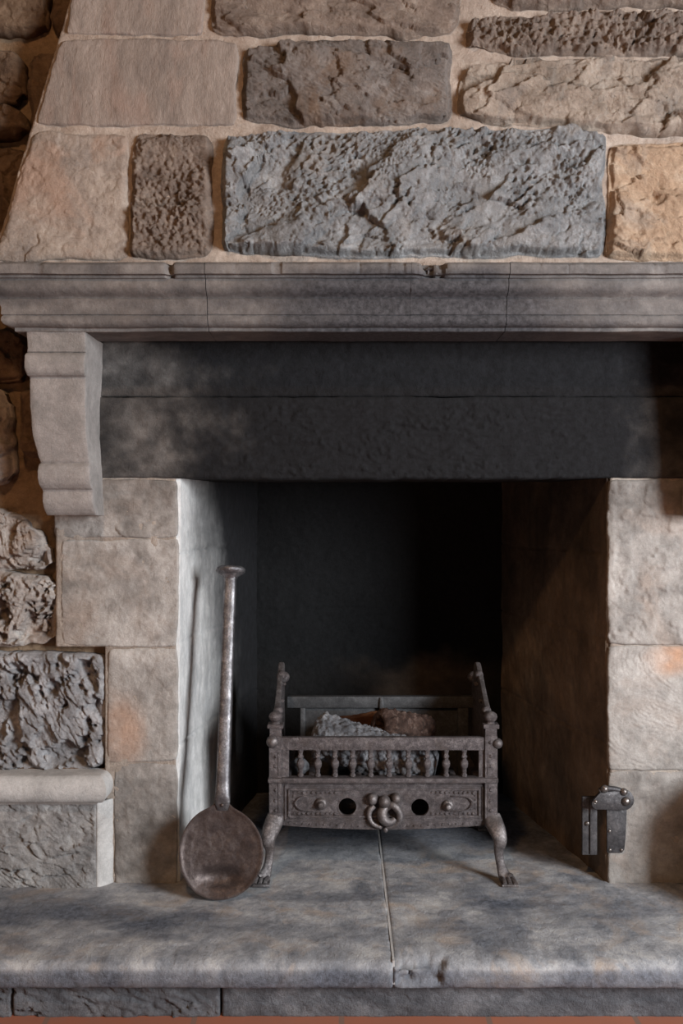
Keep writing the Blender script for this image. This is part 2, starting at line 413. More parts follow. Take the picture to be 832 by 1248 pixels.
# ================================================================== MANTEL SHELF
def mantel_profile():
    raw = [(319.5, .14), (319.2, .17), (319.2, .2), (319.6, .228), (320.6, .236), (322.5, .240), (327, .2405), (331.5, .240), (333.4, .2385), (334.2, .235), (334.4, .227),
           (335.2, .2255), (338.0, .2255), (338.8, .224), (339.2, .219), (340.2, .2185), (343, .221), (346, .222), (349, .221), (352, .218), (355, .213), (358, .206), (360.5, .199), (362.5, .1945), (363.8, .193),
           (364.4, .1955), (365.2, .197), (368, .1945), (371, .192), (374, .1905), (378, .190), (382, .1905), (383.3, .190), (383.8, .187), (384.5, .187),
           (385.2, .189), (388, .1905), (391, .190), (394, .187), (396.5, .182), (398.3, .176), (399.2, .172), (399.6, .168), (400.4, .167), (403.6, .167), (404.4, .165), (404.8, .158),
           (404.9, .10), (404.9, .04)]
    pts = []
    for py, p in raw:
        z = ZC - (py - 624) * (D - min(p, .5)) / F
        pts.append((p, z))
    zt = max(z for _, z in pts[3:8]); zb = min(z for p, z in pts[-4:-2])
    out = []
    for k, (p, z) in enumerate(pts):
        if k < 3: z = pts[3][1] + .001 * (3 - k) * .3
        if k >= len(pts) - 2: z = zb
        out.append((p, z))
    return np.array(out)
MPROF = mantel_profile()
mantel = thing('mantel_shelf', 'long moulded grey stone mantel shelf over the fireplace opening', 'mantel', (.125, -.1, MPROF[-1, 1]))
def mantel_section(x0, x1, left=False, right=False, seed=1):
    pr = MPROF; m = len(pr)
    Xe0, Xe1 = -.574, .824
    n = int((x1 - x0) / .004)
    t = np.linspace(0, 1, n)[:, None]
    p, z = pr[:, 0][None, :], pr[:, 1][None, :]
    a = np.full((1, m), x0); b = np.full((1, m), x1)
    if left: a = Xe0 - p
    if right: b = Xe1 + p
    X = a + (b - a) * t; Y = -p + 0 * t; Z = z + 0 * t
    cols = []
    if left: cols.append(np.stack([a, 0 * a + .02, z], -1))
    mid = np.stack([X, Y, Z], -1)
    # worn stone: wandering surface and nicked arrises
    k = np.arange(m)[None, :]
    wv = .0012 * fbm(X / .16, Z / .05, seed + 2, 4) + .0009 * fbm(X / .02, Z / .012, seed + 6, 4, .65)
    lip = ((p > .234)).astype(float)
    nick = sm(.42, .95, fbm(X / .035, X * 0 + 3.3, seed + 40, 4)) * lip
    ch = lambda cx, w: np.exp(-((X - cx) / w) ** 2)
    bite = ch(W(522, 328, -.24)[0], .014) * 1.0 + ch(W(538, 328, -.24)[0], .010) * .6 + ch(W(206, 328, -.24)[0], .007) * .8
    bite = bite * (1 + .6 * fbm(X / .01, Z / .006, 77, 3)) * ((p > .215) & (k < 14))
    mid[..., 1] += -wv * (p > .16) + .004 * nick + .022 * np.clip(bite, 0, 1.3)
    mid[..., 2] += -.004 * nick * (k < 6) - .010 * np.clip(bite, 0, 1.2) * (k < 6) + .0008 * fbm(X / .1, X * 0 + k * .1, seed + 9, 3)
    G = [mid]
    if left: G = [cols[0]] + G
    if right: G = G + [np.stack([b, 0 * b + .02, z], -1)]
    G = np.concatenate(G, 0)
    nr = G.shape[0]
    # back row closes the section
    V = G.reshape(-1, 3); idx = np.arange(nr * m).reshape(nr, m)
    q = np.stack([idx[:-1, :-1], idx[:-1, 1:], idx[1:, 1:], idx[1:, :-1]], -1).reshape(-1, 4)
    bk = np.stack([idx[:-1, -1], idx[:-1, 0], idx[1:, 0], idx[1:, -1]], -1)
    ng = []
    if not left: ng.append(list(idx[0][::-1]))
    if not right: ng.append(list(idx[-1]))
    px = 416 + V[:, 0] * F / (D + V[:, 1])
    soot = .85 * np.exp(-((px - 500) / 160) ** 2) * sm(1.455, 1.40, V[:, 2]) + .12 + .12 * fbm(V[:, 0] / .1, V[:, 2] / .03, 66, 3)
    me = mesh_np(V, np.concatenate([q, bk]), ng, {'soot': np.clip(soot, 0, 1)})
    me.set_sharp_from_angle(angle=math.radians(28))
    return link('mantel_section', me, M['mantel'], mantel)
jx = [W(p, 365, -.2)[0] for p in (252, 500, 618)]
g = .0008
mantel_section(-.8, jx[0] - g, left=True, seed=1)
mantel_section(jx[0] + g, jx[1] - g * .3, seed=2)
mantel_section(jx[1] + g * .3, jx[2] - g, seed=3)
mantel_section(jx[2] + g, 1.05, right=True, seed=4)

# ================================================================== CORBELS
def corbel_mesh(seed=3):
    rows = [(404, .165, 32, 104), (408, .162, 32, 104), (424, .160, 33, 104), (428.5, .158, 32.5, 104), (429.6, .154, 33, 104.5), (430.4, .158, 31, 104), (433, .164, 29.5, 103.5), (440, .167, 28.8, 103), (448, .166, 29.2, 103), (454, .161, 31, 103.5), (457.5, .155, 33, 104),
            (459, .149, 35.5, 104.5), (460.5, .146, 36, 105), (470, .147, 35.8, 104), (485, .1465, 35.6, 103.6), (500, .144, 36, 103.8), (515, .140, 37, 104.2), (530, .134, 39.5, 105.2), (545, .127, 43, 106.8), (555, .122, 46, 108), (562, .118, 48, 108.8),
            (564.5, .114, 48.8, 109.4), (565.5, .117, 47, 109.2), (568, .122, 45.8, 109), (574, .125, 45, 109), (582, .124, 45.2, 109.4), (590, .118, 47, 110.5), (595, .110, 49.6, 112),
            (597, .103, 51, 113), (599, .101, 51.6, 113.4), (604, .102, 51.4, 113.2), (612, .101, 52, 113.6), (620, .094, 53.4, 115), (625, .086, 55.4, 116.6), (628, .078, 57.4, 118)]
    V = []; nf = 14; ns = 8
    for py, p, xl, xr in rows:
        z = W(0, py, -p)[2]; xL = W(xl, py, -p)[0]; xR = W(xr, py, -p)[0]
        r = .004
        ring = [(xL, y) for y in np.linspace(.02, -p + r, ns)] + [(xL + r * .3, -p + r * .3)] + [(x, -p) for x in np.linspace(xL + r, xR - r, nf)] + [(xR - r * .3, -p + r * .3)] + [(xR, y) for y in np.linspace(-p + r, .02, ns)]
        V.append([(x, y, z) for x, y in ring])
    V = np.array(V)
    # finer rows
    R = []
    for a, b in zip(V[:-1], V[1:]):
        for t in np.linspace(0, 1, 4)[:-1]: R.append(a + (b - a) * t)
    R.append(V[-1]); V = np.array(R)
    X, Z = V[..., 0], V[..., 2]
    w = .0011 * fbm(X / .05, Z / .05, seed, 4) + .0006 * fbm(X / .012, Z / .012, seed + 4, 3)
    V[:, ns:-ns, 1] -= w[:, ns:-ns]
    V[..., 0] += .0009 * fbm(V[..., 1] / .03, Z / .03, seed + 8, 3)
    nr, m = V.shape[:2]
    idx = np.arange(nr * m).reshape(nr, m)
    q = np.stack([idx[:-1, :-1], idx[1:, :-1], idx[1:, 1:], idx[:-1, 1:]], -1).reshape(-1, 4)
    bk = np.stack([idx[:-1, -1], idx[1:, -1], idx[1:, 0], idx[:-1, 0]], -1)
    me = mesh_np(V.reshape(-1, 3), np.concatenate([q, bk]), [list(idx[0]), list(idx[-1][::-1])])
    me.set_sharp_from_angle(angle=math.radians(38))
    return me
cme = corbel_mesh()
c0 = link('corbel', cme, M['corbel'], None)
tag(c0, 'scrolled grey stone corbel carrying the left end of the mantel shelf', 'corbel', 'scrolled corbels under the mantel')
c1m = cme.copy(); c1m.transform(Matrix.Translation((.25, 0, 0)) @ Matrix.Diagonal((-1, 1, 1, 1))); c1m.flip_normals()
c1 = bpy.data.objects.new('corbel', c1m); COL.objects.link(c1)
tag(c1, 'scrolled grey stone corbel carrying the right end of the mantel shelf', 'corbel', 'scrolled corbels under the mantel')

# ================================================================== FIREPLACE SURROUND
sur = thing('fireplace_surround', 'square sooty stone surround of the fireplace with dark lintel and pale jambs', 'fireplace', (.125, .3, 0))
FP = (0.0,)
def lintel_soot(px, py, B):
    n = fbm(px / 60, py / 60, 12, 4, .6)
    s = sm(60, 380, px + 45 * n) * sm(1000, 680, px + 40 * n)
    s = s * (.93 + .07 * n) + .35 * sm(455, 415, py) * sm(110, 260, px)
    s = np.maximum(s, .40 + .16 * n) + .05 * fbm(px / 16, py / 16, 14, 4, .6)
    return {'soot': np.clip(s, 0, 1), 'tint': px * 0}
def lintel_tool(s, t, px, py):
    k = sm(484, 500, py) * sm(220, 330, px) * sm(760, 660, px)
    wv = np.sin((t + .02 * fbm(s / .12, t / .05, 8, 3)) * 2 * np.pi / .022)
    bl = sm(.25, .7, fbm(s / .012, t / .009, 18, 3)) * sm(.0, .3, fbm(s / .09, t / .05, 28, 2) + .2)
    return k * (.0016 * wv + .0040 * bl)
LB = dict(smooth=.9, amp=.004, R=.003, wob=1.0, corner=0, thick=.12, step=.004)
stone_block('lintel_block', [(118, 400), (846, 400), (846, 483.2), (118, 483.2)], M['lintel'], sur, FP, seed=21, attrs=lintel_soot, label='upper lintel course blackened by smoke', **LB)
stone_block('lintel_block', [(118, 484), (846, 484), (846, 583), (118, 583)], M['lintel'], sur, FP, seed=22, attrs=lintel_soot, extra=lintel_tool, lift=.005, label='lower lintel course blackened by smoke', **{**LB, 'thick': .3})

def jamb_attr(cs=.15, blobs=(), base=.0, upper=0):
    def f(px, py, B):
        n = fbm(px / 40, py / 40, 31, 4, .6)
        s = base + .16 * n
        t = 0 * px
        for bx, by, rx, ry, a in blobs:
            t = t + a * np.exp(-(((px - bx) / rx) ** 2 + ((py - by) / ry) ** 2) ** 2) * (.85 + .5 * n)
        s = s + upper * sm(690, 580, py)
        return {'soot': np.clip(s, 0, 1), 'tint': np.clip(t, 0, .85)}
    return f
JB = dict(smooth=.8, amp=.006, R=.0034, corner=2, thick=.12, step=.0032, sc=.06)
def swirl(s, t, px, py):
    c = W(842, 806, 0)
    r = np.sqrt((s - c[0]) ** 2 + ((t - c[2]) * 1.25) ** 2) + .012 * fbm(s / .06, t / .06, 62, 3) + .002 * fbm(s / .012, t / .012, 64, 2)
    return .0026 * np.abs(np.sin(r * np.pi / .0105)) * sm(-.5, .1, fbm(s / .08, t / .08, 63, 3)) * sm(.05, .09, r)
def bumps(s, t, px, py):
    return .004 * sm(.1, .7, fbm(s / .03, t / .03, 81, 3))
def lowerridge(s, t, px, py):
    return .004 * facet(s / .05, t / .02, 33, 1.) * sm(630, 650, py)
stone_block('jamb_block', [(66, 584.5), (216.5, 584.5), (216.5, 655), (66, 655)], M['jamb'], sur, FP, seed=41, attrs=jamb_attr(base=.16, upper=.1), extra=lowerridge, wob=1.2, **JB)
stone_block('jamb_block', [(74, 658), (216.5, 656.5), (216.5, 788), (75, 787)], M['jamb'], sur, FP, seed=42, attrs=jamb_attr(base=.05), wob=1.5, label='smooth square block of the left jamb', **{**JB, 'smooth': .92})
stone_block('jamb_block', [(131, 791), (216.5, 790), (216.5, 928), (131, 930)], M['jamb'], sur, FP, seed=43, attrs=jamb_attr(base=.0, blobs=[(150, 895, 26, 42, .6)]), wob=1.5, label='block of the left jamb with an orange scar', **JB)
stone_block('jamb_block', [(139, 932), (216.5, 930.5), (216.5, 1080), (139, 1080)], M['jamb'], sur, FP, seed=44, attrs=jamb_attr(base=.2), wob=1.5, **{**JB, 'smooth': .6})
stone_block('jamb_block', [(740.5, 584.5), (880, 584.5), (880, 786), (740.5, 786)], M['jamb'], sur, FP, seed=45, attrs=jamb_attr(base=.02, upper=.25), extra=bumps, wob=1.2, **{**JB, 'smooth': .6})
stone_block('jamb_block', [(740.5, 787), (880, 787), (880, 939), (740.5, 939)], M['jamb'], sur, FP, seed=46, attrs=jamb_attr(base=.0, blobs=[(818, 803, 30, 19, .75)]), extra=swirl, wob=1.2, label='block of the right jamb with swirling tool marks and an orange patch', **JB)
stone_block('jamb_block', [(740.5, 940.5), (880, 940.5), (880, 1080), (740.5, 1080)], M['jamb'], sur, FP, seed=47, attrs=jamb_attr(base=.08), wob=1.2, **JB)
# mortar joint bed behind the jamb blocks
def joint_bed(x0, x1, y0, y1):
    px, py, u, v = grid_px([(x0, y0), (x1, y0), (x1, y1), (x0, y1)], 50, 140)
    B = to_plane(px, py, .0022)
    slab('mortar_bed', B, (0, -1, 0), .0015 * fbm(B[..., 0] / .02, B[..., 2] / .02, 4, 4), .11, M['jamb_mortar'], sur)
joint_bed(68, 214, 580, 788); joint_bed(128, 214, 788, 1080); joint_bed(744, 885, 580, 1080)

XL0, XR0, XL1, XR1, DB = -.398, .648, -.271, .516, .77
ZT = .983
def firebox_side(name, x0, x1, n_sign, mat, seed, soot, label):
    ny, nx = 260, 200
    Y = np.linspace(.008, DB + .03, nx)[None, :] + np.zeros((ny, 1)); Z = np.linspace(ZT + .35, -.02, ny)[:, None] + np.zeros((1, nx))
    X = x0 + (x1 - x0) * Y / DB
    B = np.stack([X, Y, Z], -1)
    nn = np.array([DB, -(x1 - x0), 0.]) * n_sign; nn /= np.linalg.norm(nn)
    d = .0035 * fbm(Y / .12, Z / .16, seed, 4) + .0012 * fbm(Y / .02, Z / .03, seed + 3, 3)
    for zc in (.585, .335, .8):
        zz = zc + .006 * fbm(Y / .2, Y * 0 + zc * 9, seed + 5, 3)
        d = d - .004 * np.exp(-((Z - zz) / .0025) ** 2)
    if n_sign < 0: B, d, Y, Z = B[:, ::-1], d[:, ::-1], Y[:, ::-1], Z[:, ::-1]
    o = slab(name, B, nn, d, .05, mat, sur, {'soot': np.clip(soot(Y, Z), 0, 1)})
    o['label'] = label
    return o
def soot_left(Y, Z):
    n = fbm(Y / .12, Z / .3, 55, 4, .6)
    s = .80 * sm(.03, .68, Y + .16 * np.maximum(Z - .5, -.35) + .035 * n)
    return s + .22 * sm(.55, 1.05, Z + .03 * n) * sm(.0, .2, Y)
def soot_right(Y, Z):
    n = fbm(Y / .15, Z / .2, 56, 4, .6)
    return .12 + .14 * n + .25 * sm(.6, 1.0, Z + .25 * Y)
firebox_side('firebox_side', XL0, XL1, 1, M['reveal'], 61, soot_left, 'pale whitewashed side streaked with soot')
firebox_side('firebox_side', XR0, XR1, -1, M['firebox'], 62, soot_right, 'dark brown sooty side')
def firebox_back():
    ny, nx = 200, 190
    X = np.linspace(XL1 - .02, XR1 + .02, nx)[None, :] + np.zeros((ny, 1)); Z = np.linspace(ZT + .35, -.02, ny)[:, None] + np.zeros((1, nx))
    B = np.stack([X, X * 0 + DB, Z], -1)
    n = fbm(X / .18, Z / .14, 71, 4, .6)
    d = .005 * fbm(X / .14, Z / .14, 72, 4) + .0014 * fbm(X / .02, Z / .02, 73, 3) - .004 * np.exp(-((Z - .59 - .004 * n) / .003) ** 2)
    s = 1 - .62 * np.exp(-((X - .24) / .27) ** 2) * sm(.54, .40, Z + .05 * n) + .1 * n  # soot, thinned low in the middle to paint in the warm lamp glow
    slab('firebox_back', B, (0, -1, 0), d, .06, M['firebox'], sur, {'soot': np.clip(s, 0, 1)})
firebox_back()
def flue():
    # throat: the box narrows above the lintel and is closed in the dark
    ny, nx = 30, 40
    X = np.linspace(XL0 - .03, XR0 + .03, nx)[None, :] + np.zeros((ny, 1)); Y = np.linspace(DB + .05, .04, ny)[:, None] + np.zeros((1, nx))
    B = np.stack([X, Y, X * 0 + ZT + .33], -1)
    slab('flue_throat', B, (0, 0, -1), .004 * fbm(X / .1, Y / .1, 3, 3), .05, M['firebox'], sur, {'soot': X * 0 + 1})
flue()

# ================================================================== SIDE LEDGES
def ledge(mirror=False, label='', seed=1, deep=1.0):
    X0, X1 = -1.5, -.585
    loc = Vector(((.283 - X1) if mirror else X1, 0, 0))
    root = thing('stone_ledge', label, 'ledge', loc, 'low stone ledges beside the fireplace')
    fx = (lambda x: .283 - x) if mirror else (lambda x: x)
    # cap: bullnose returned at its inner end
    zc, r, p0 = W(0, 962, -.05)[2], .033, .045 * min(deep, 4.8)
    prof = [(-.02, zc + r)] + [(p0 * .4, zc + r * 1.0)] + [(p0 + r * .8 * math.cos(a), zc + r * math.sin(a)) for a in np.linspace(math.pi / 2, -math.pi / 2, 18)] + [(p0 - .004, zc - r - .002), (p0 - .008, zc - r - .007), (-.02, zc - r - .007)]
    prof = np.array(prof); m = len(prof)
    xe = X1 + .0
    n = 190
    t = np.linspace(0, 1, n)[:, None]
    p, z = prof[:, 0][None, :], prof[:, 1][None, :]
    b = xe + np.maximum(p, 0) * (.1 if mirror else .9) - .036; X = X0 + (b - X0) * t
    G = np.stack([X, -p + 0 * t, z + 0 * t], -1)
    G[..., 1] -= .0012 * fbm(X / .08, G[..., 2] / .03, seed, 4)
    G = np.concatenate([G, np.stack([b, 0 * b + .02, z], -1)], 0)
    G[..., 0] = fx(G[..., 0])
    nr = G.shape[0]; idx = np.arange(nr * m).reshape(nr, m)
    q = np.stack([idx[:-1, :-1], idx[:-1, 1:], idx[1:, 1:], idx[1:, :-1]], -1).reshape(-1, 4)
    bk = np.stack([idx[:-1, -1], idx[:-1, 0], idx[1:, 0], idx[1:, -1]], -1)
    q = np.concatenate([q, bk])
    ng = [list(idx[0][::-1]), list(idx[-1])]
    if mirror: q = q[:, ::-1]; ng = [list(reversed(x)) for x in ng]
    me = mesh_np(G.reshape(-1, 3), q, ng); me.set_sharp_from_angle(angle=math.radians(40))
    link('ledge_cap', me, M['ledge'], root)
    # tooled face with a splayed smooth end
    ny, nx = 78, 300
    ztop = zc - r - .004; pf = .03 * deep
    Xg = np.linspace(X0, X1 - .004, nx)[None, :] + np.zeros((ny, 1)); Z = np.linspace(ztop, -.01, ny)[:, None] + np.zeros((1, nx))
    Bx = fx(Xg)
    B = np.stack([Bx, Xg * 0 - pf, Z], -1)
    d = .010 * (facet(Xg / .07, Z / .035, seed + 5, 1.2) * .6 + .4 * facet((Xg + Z) / .03, (Z - Xg) / .05, seed + 7, 1.2)) + .0016 * np.sin((Xg * .8 + Z) * 2 * np.pi / .011 + 2 * fbm(Xg / .05, Z / .05, 2, 2)) * sm(0, .4, fbm(Xg / .08, Z / .08, 6, 2))
    u = np.linspace(0, 1, nx)[None, :] + 0 * Z; v = np.linspace(0, 1, ny)[:, None] + 0 * Xg
    d = d * sm(0, .02, (X1 - .004) - Xg) + edge_round(u, v, abs(X1 - X0), ztop, .006) + .002
    if mirror: B, d = B[:, ::-1], d[:, ::-1]
    slab('ledge_face', B, (0, -1, 0), d, .04 + pf, M['riser'], root)
    # splay
    xs = np.linspace(0, 1, 14); zs = np.linspace(ztop, -.01, 60)
    Bs = np.array([[(fx(X1 - .004 + .034 * s), -pf + (pf + .004) * (s ** 1.5), zz) for s in xs] for zz in zs])
    ds = .0012 * fbm(Bs[..., 0] / .03, Bs[..., 2] / .05, seed + 3, 3)
    if mirror: Bs, ds = Bs[:, ::-1], ds[:, ::-1]
    nn = np.array([(-.6 if mirror else .6), -.8, 0])
    slab('ledge_end', Bs, nn, ds, .012, M['ledge'], root)
ledge(False, 'low stone ledge with a rounded cap left of the fireplace', 3)
ledge(True, 'unseen low stone ledge with a rounded cap right of the fireplace, deepened to cast shade', 9, deep=8.0)  # out of view; made far deeper than the left one to shadow the jamb

# ================================================================== HEARTH
hearth = thing('hearth', 'raised stone hearth of two worn slabs in front of the fireplace', 'hearth', (.11, -.4, -.13))
def hearth_slab(xl0, xl1, chip, seed, label):
    prof = [(-.37, -.059), (-.40, -.059), (-.418, -.0585), (-.4235, -.056), (-.4265, -.051), (-.4295, -.044), (-.431, -.036), (-.4315, -.028), (-.431, -.0205), (-.429, -.0145), (-.424, -.009), (-.416, -.0045), (-.406, -.0018), (-.39, 0)]
    ys = list(np.arange(-.36, .03, .006)) + list(np.arange(.03, DB + .06, .014))
    prof = np.array(prof + [(y, 0.) for y in ys]); m = len(prof)
    nx = int((xl1 - xl0) / .0045)
    t = np.linspace(0, 1, nx)[:, None]
    Y = prof[:, 0][None, :] + 0 * t; Z = prof[:, 1][None, :] + 0 * t
    X = xl0 + (xl1 - xl0) * t + 0 * Y
    X = X + .0015 * fbm(Y / .1, Y * 0 + 2, 6, 3) * ((t == 0) | (t == 1))
    top = (np.arange(m) >= 12)[None, :]
    G = np.stack([X, Y, Z], -1)
    G[..., 2] += top * (-.0016 + .0022 * fbm(X / .22, Y / .15, seed, 3) + .0007 * fbm(X / .03, Y / .02, seed + 3, 3)) 
    fr = ((np.arange(m) >= 2) & (np.arange(m) < 16))[None, :]
    w = .0022 * fbm(X / .12, X * 0 + 1.7, seed + 4, 3) + .0011 * fbm(X / .018, Z / .01, seed + 9, 4, .6) + .0016 * sm(.3, .8, fbm(X / .05, Z / .02, seed + 19, 3))
    G[..., 1] += fr * w; G[..., 2] -= fr * .5 * w * (np.arange(m) > 7)[None, :]
    # softened arris at the joint
    for k, e in ((0, xl0), (1, xl1)):
        dist = np.abs(X - e)
        G[..., 2] -= top * .0022 * np.exp(-(dist / .0035) ** 2)
        G[..., 1] += fr * .004 * np.exp(-(dist / .005) ** 2)
    if chip:
        dx = X - xl0 + .006 * fbm(X / .02, Z / .012, 5, 3)
        k = sm(.090, .083, dx - .35 * (Z + .058)) * sm(.0, .012, dx) * sm(-.054, -.046, Z) * fr * sm(-.385, -.429, Y)
        G[..., 1] += k * (.012 + .009 * facet(X / .03, Z / .02, 6, 1.0) + .18 * (Z + .05))
        G[..., 2] -= .007 * sm(.088, .06, dx) * sm(-.37, -.428, Y) * (np.arange(m) >= 9)[None, :]
    idx = np.arange(nx * m).reshape(nx, m)
    # underside closing row
    und = G[:, -1].copy(); und[:, 2] = -.059; fl = G[:, 0].copy()
    V = np.concatenate([G.reshape(-1, 3), und]); ui = np.arange(nx) + nx * m
    q = np.stack([idx[:-1, :-1], idx[1:, :-1], idx[1:, 1:], idx[:-1, 1:]], -1).reshape(-1, 4)
    b1 = np.stack([idx[:-1, -1], idx[1:, -1], ui[1:], ui[:-1]], -1); b2 = np.stack([ui[:-1], ui[1:], idx[1:, 0], idx[:-1, 0]], -1)
    ng = [list(idx[0]) + [ui[0]], (list(idx[-1]) + [ui[-1]])[::-1]]
    n1 = fbm(V[:, 0] / .16, V[:, 1] / .09, 90, 4, .6)
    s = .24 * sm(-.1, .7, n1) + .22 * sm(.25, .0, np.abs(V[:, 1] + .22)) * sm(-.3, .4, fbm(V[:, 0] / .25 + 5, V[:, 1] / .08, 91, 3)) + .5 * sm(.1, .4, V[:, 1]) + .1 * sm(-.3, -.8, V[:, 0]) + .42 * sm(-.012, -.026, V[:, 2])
    for cx, cy, rx, ry, a in ((-.62, -.19, .22, .07, .42), (-.38, -.24, .12, .05, .3), (.36, -.13, .07, .06, .4), (.62, -.2, .12, .05, .3), (.22, -.2, .05, .04, .25)):
        s = s + a * np.exp(-((V[:, 0] - cx) / rx) ** 2 - ((V[:, 1] - cy) / ry) ** 2) * (1 + .6 * n1)
    me = mesh_np(V, np.concatenate([q, b1, b2]), ng, {'soot': np.clip(s, 0, 1)})
    o = link('hearth_slab', me, M['hearth'], hearth); o['label'] = label
XJ = .105
hearth_slab(-1.15, XJ - .0012, False, 81, 'left hearth slab')
hearth_slab(XJ + .0012, 1.4, True, 87, 'right hearth slab with a chipped corner')
jb = bmesh.new(); bmesh.ops.create_cube(jb, size=1, matrix=Matrix.Translation((XJ, .165, -.0265)) @ Matrix.Diagonal((.0046, 1.17, .048, 1)))
jm = bpy.data.meshes.new('joint'); jb.to_mesh(jm); jb.free()
link('joint_mortar', jm, M['ledge'], hearth)['label'] = 'pale mortar joint between the slabs'
def riser(x0, x1, seed):
    nx, ny = int((x1 - x0) / .004), 24
    X = np.linspace(x0, x1, nx)[None, :] + np.zeros((ny, 1)); Z = np.linspace(-.059, -.134, ny)[:, None] + np.zeros((1, nx))
    B = np.stack([X, X * 0 - .388, Z], -1)
    d = .007 * (.6 * facet(X / .06, Z / .03, seed, 1.2) + .5 * facet((X + Z) / .025, Z / .02, seed + 3, 1.2)) * (1 if seed < 95 else .3)
    u = np.linspace(0, 1, nx)[None, :] + 0 * Z; v = np.linspace(0, 1, ny)[:, None] + 0 * X
    slab('riser_block', B, (0, -1, 0), d + edge_round(u, v, x1 - x0, 10, .004), .1, M['riser_shaded'], hearth)
s_ = (D - .4) / F
r0, r1 = (12 - 416) * s_, (268 - 416) * s_
riser(-1.12, r0 - .002, 91); riser(r0 + .002, r1 - .002, 92); riser(r1 + .002, 1.38, 96)

# ================================================================== METALWORK HELPERS
def bm_obj(name, bm, mat, parent, smooth=True, angle=35):
    me = bpy.data.meshes.new(name); bm.normal_update(); bm.to_mesh(me); bm.free()
    for p in me.polygons: p.use_smooth = smooth
    if smooth: me.set_sharp_from_angle(angle=math.radians(angle))
    return link(name, me, mat, parent)

def add_box(bm, x0, x1, y0, y1, z0, z1, bev=.0015):
    g = bmesh.ops.create_cube(bm, size=1, matrix=Matrix.Translation(((x0 + x1) / 2, (y0 + y1) / 2, (z0 + z1) / 2)) @ Matrix.Diagonal((x1 - x0, y1 - y0, z1 - z0, 1)))
    es = list({e for v in g['verts'] for e in v.link_edges})
    if bev: bmesh.ops.bevel(bm, geom=es, offset=bev, segments=2, profile=.6, affect='EDGES')

def add_ball(bm, c, r, sy=1., sz=1., seg=18):
    bmesh.ops.create_uvsphere(bm, u_segments=seg, v_segments=max(6, seg // 2), radius=r, matrix=Matrix.Translation(c) @ Matrix.Diagonal((1, sy, sz, 1)))

def add_lathe(bm, prof, c=(0, 0, 0), axis='Z', seg=20):
    """prof: (radius, height) from bottom to top"""
    rot = {'Z': Matrix.Identity(4), 'Y': Matrix.Rotation(math.radians(90), 4, 'X'), 'X': Matrix.Rotation(math.radians(90), 4, 'Y')}[axis] if isinstance(axis, str) else axis
    T = Matrix.Translation(c) @ rot
    rings = []
    for r, h in prof:
        rings.append([bm.verts.new(T @ Vector((r * math.cos(a), r * math.sin(a), h))) for a in [2 * math.pi * k / seg for k in range(seg)]])
    for a, b in zip(rings[:-1], rings[1:]):
        for k in range(seg): bm.faces.new((a[k], a[(k + 1) % seg], b[(k + 1) % seg], b[k]))
    bm.faces.new(rings[0][::-1]); bm.faces.new(rings[-1])

def add_tube(bm, pts, rad, seg=12, flat=None, sub=6, up=(0, 1, 0)):
    """tube through pts (Catmull-Rom); rad a number or one per point; flat = (half width, half thickness) list for a strap section"""
    P = [Vector(p) for p in pts]; n = len(P)
    rads = rad if isinstance(rad, (list, tuple)) else [rad] * n
    Q, Rr = [], []
    for i in range(n - 1):
        p0, p1, p2, p3 = P[max(i - 1, 0)], P[i], P[i + 1], P[min(i + 2, n - 1)]
        for k in range(sub):
            t = k / sub
            Q.append(.5 * ((2 * p1) + (p2 - p0) * t + (2 * p0 - 5 * p1 + 4 * p2 - p3) * t * t + (3 * p1 - p0 - 3 * p2 + p3) * t ** 3))
            Rr.append(rads[i] + (rads[i + 1] - rads[i]) * t if not isinstance(rads[i], (tuple, list)) else tuple(a + (b - a) * t for a, b in zip(rads[i], rads[i + 1])))
    Q.append(P[-1]); Rr.append(rads[-1])
    u = Vector(up); rings = []
    for i, q in enumerate(Q):
        tg = (Q[min(i + 1, len(Q) - 1)] - Q[max(i - 1, 0)]).normalized()
        s = tg.cross(u)
        if s.length < 1e-4: s = tg.cross(Vector((1, 0, .1)))
        s.normalize(); w = s.cross(tg).normalized()
        r = Rr[i]; ra, rb = (r if isinstance(r, tuple) else (r, r))
        ring = []
        for k in range(seg):
            a = 2 * math.pi * k / seg; ca, sa = math.cos(a), math.sin(a)
            if isinstance(r, tuple): ca, sa = math.copysign(abs(ca) ** .6, ca), math.copysign(abs(sa) ** .6, sa)
            ring.append(bm.verts.new(q + s * (ra * ca) + w * (rb * sa)))
        rings.append(ring)
    for a, b in zip(rings[:-1], rings[1:]):
        for k in range(seg): bm.faces.new((a[k], b[k], b[(k + 1) % seg], a[(k + 1) % seg]))
    bm.faces.new(rings[0]); bm.faces.new(rings[-1][::-1])

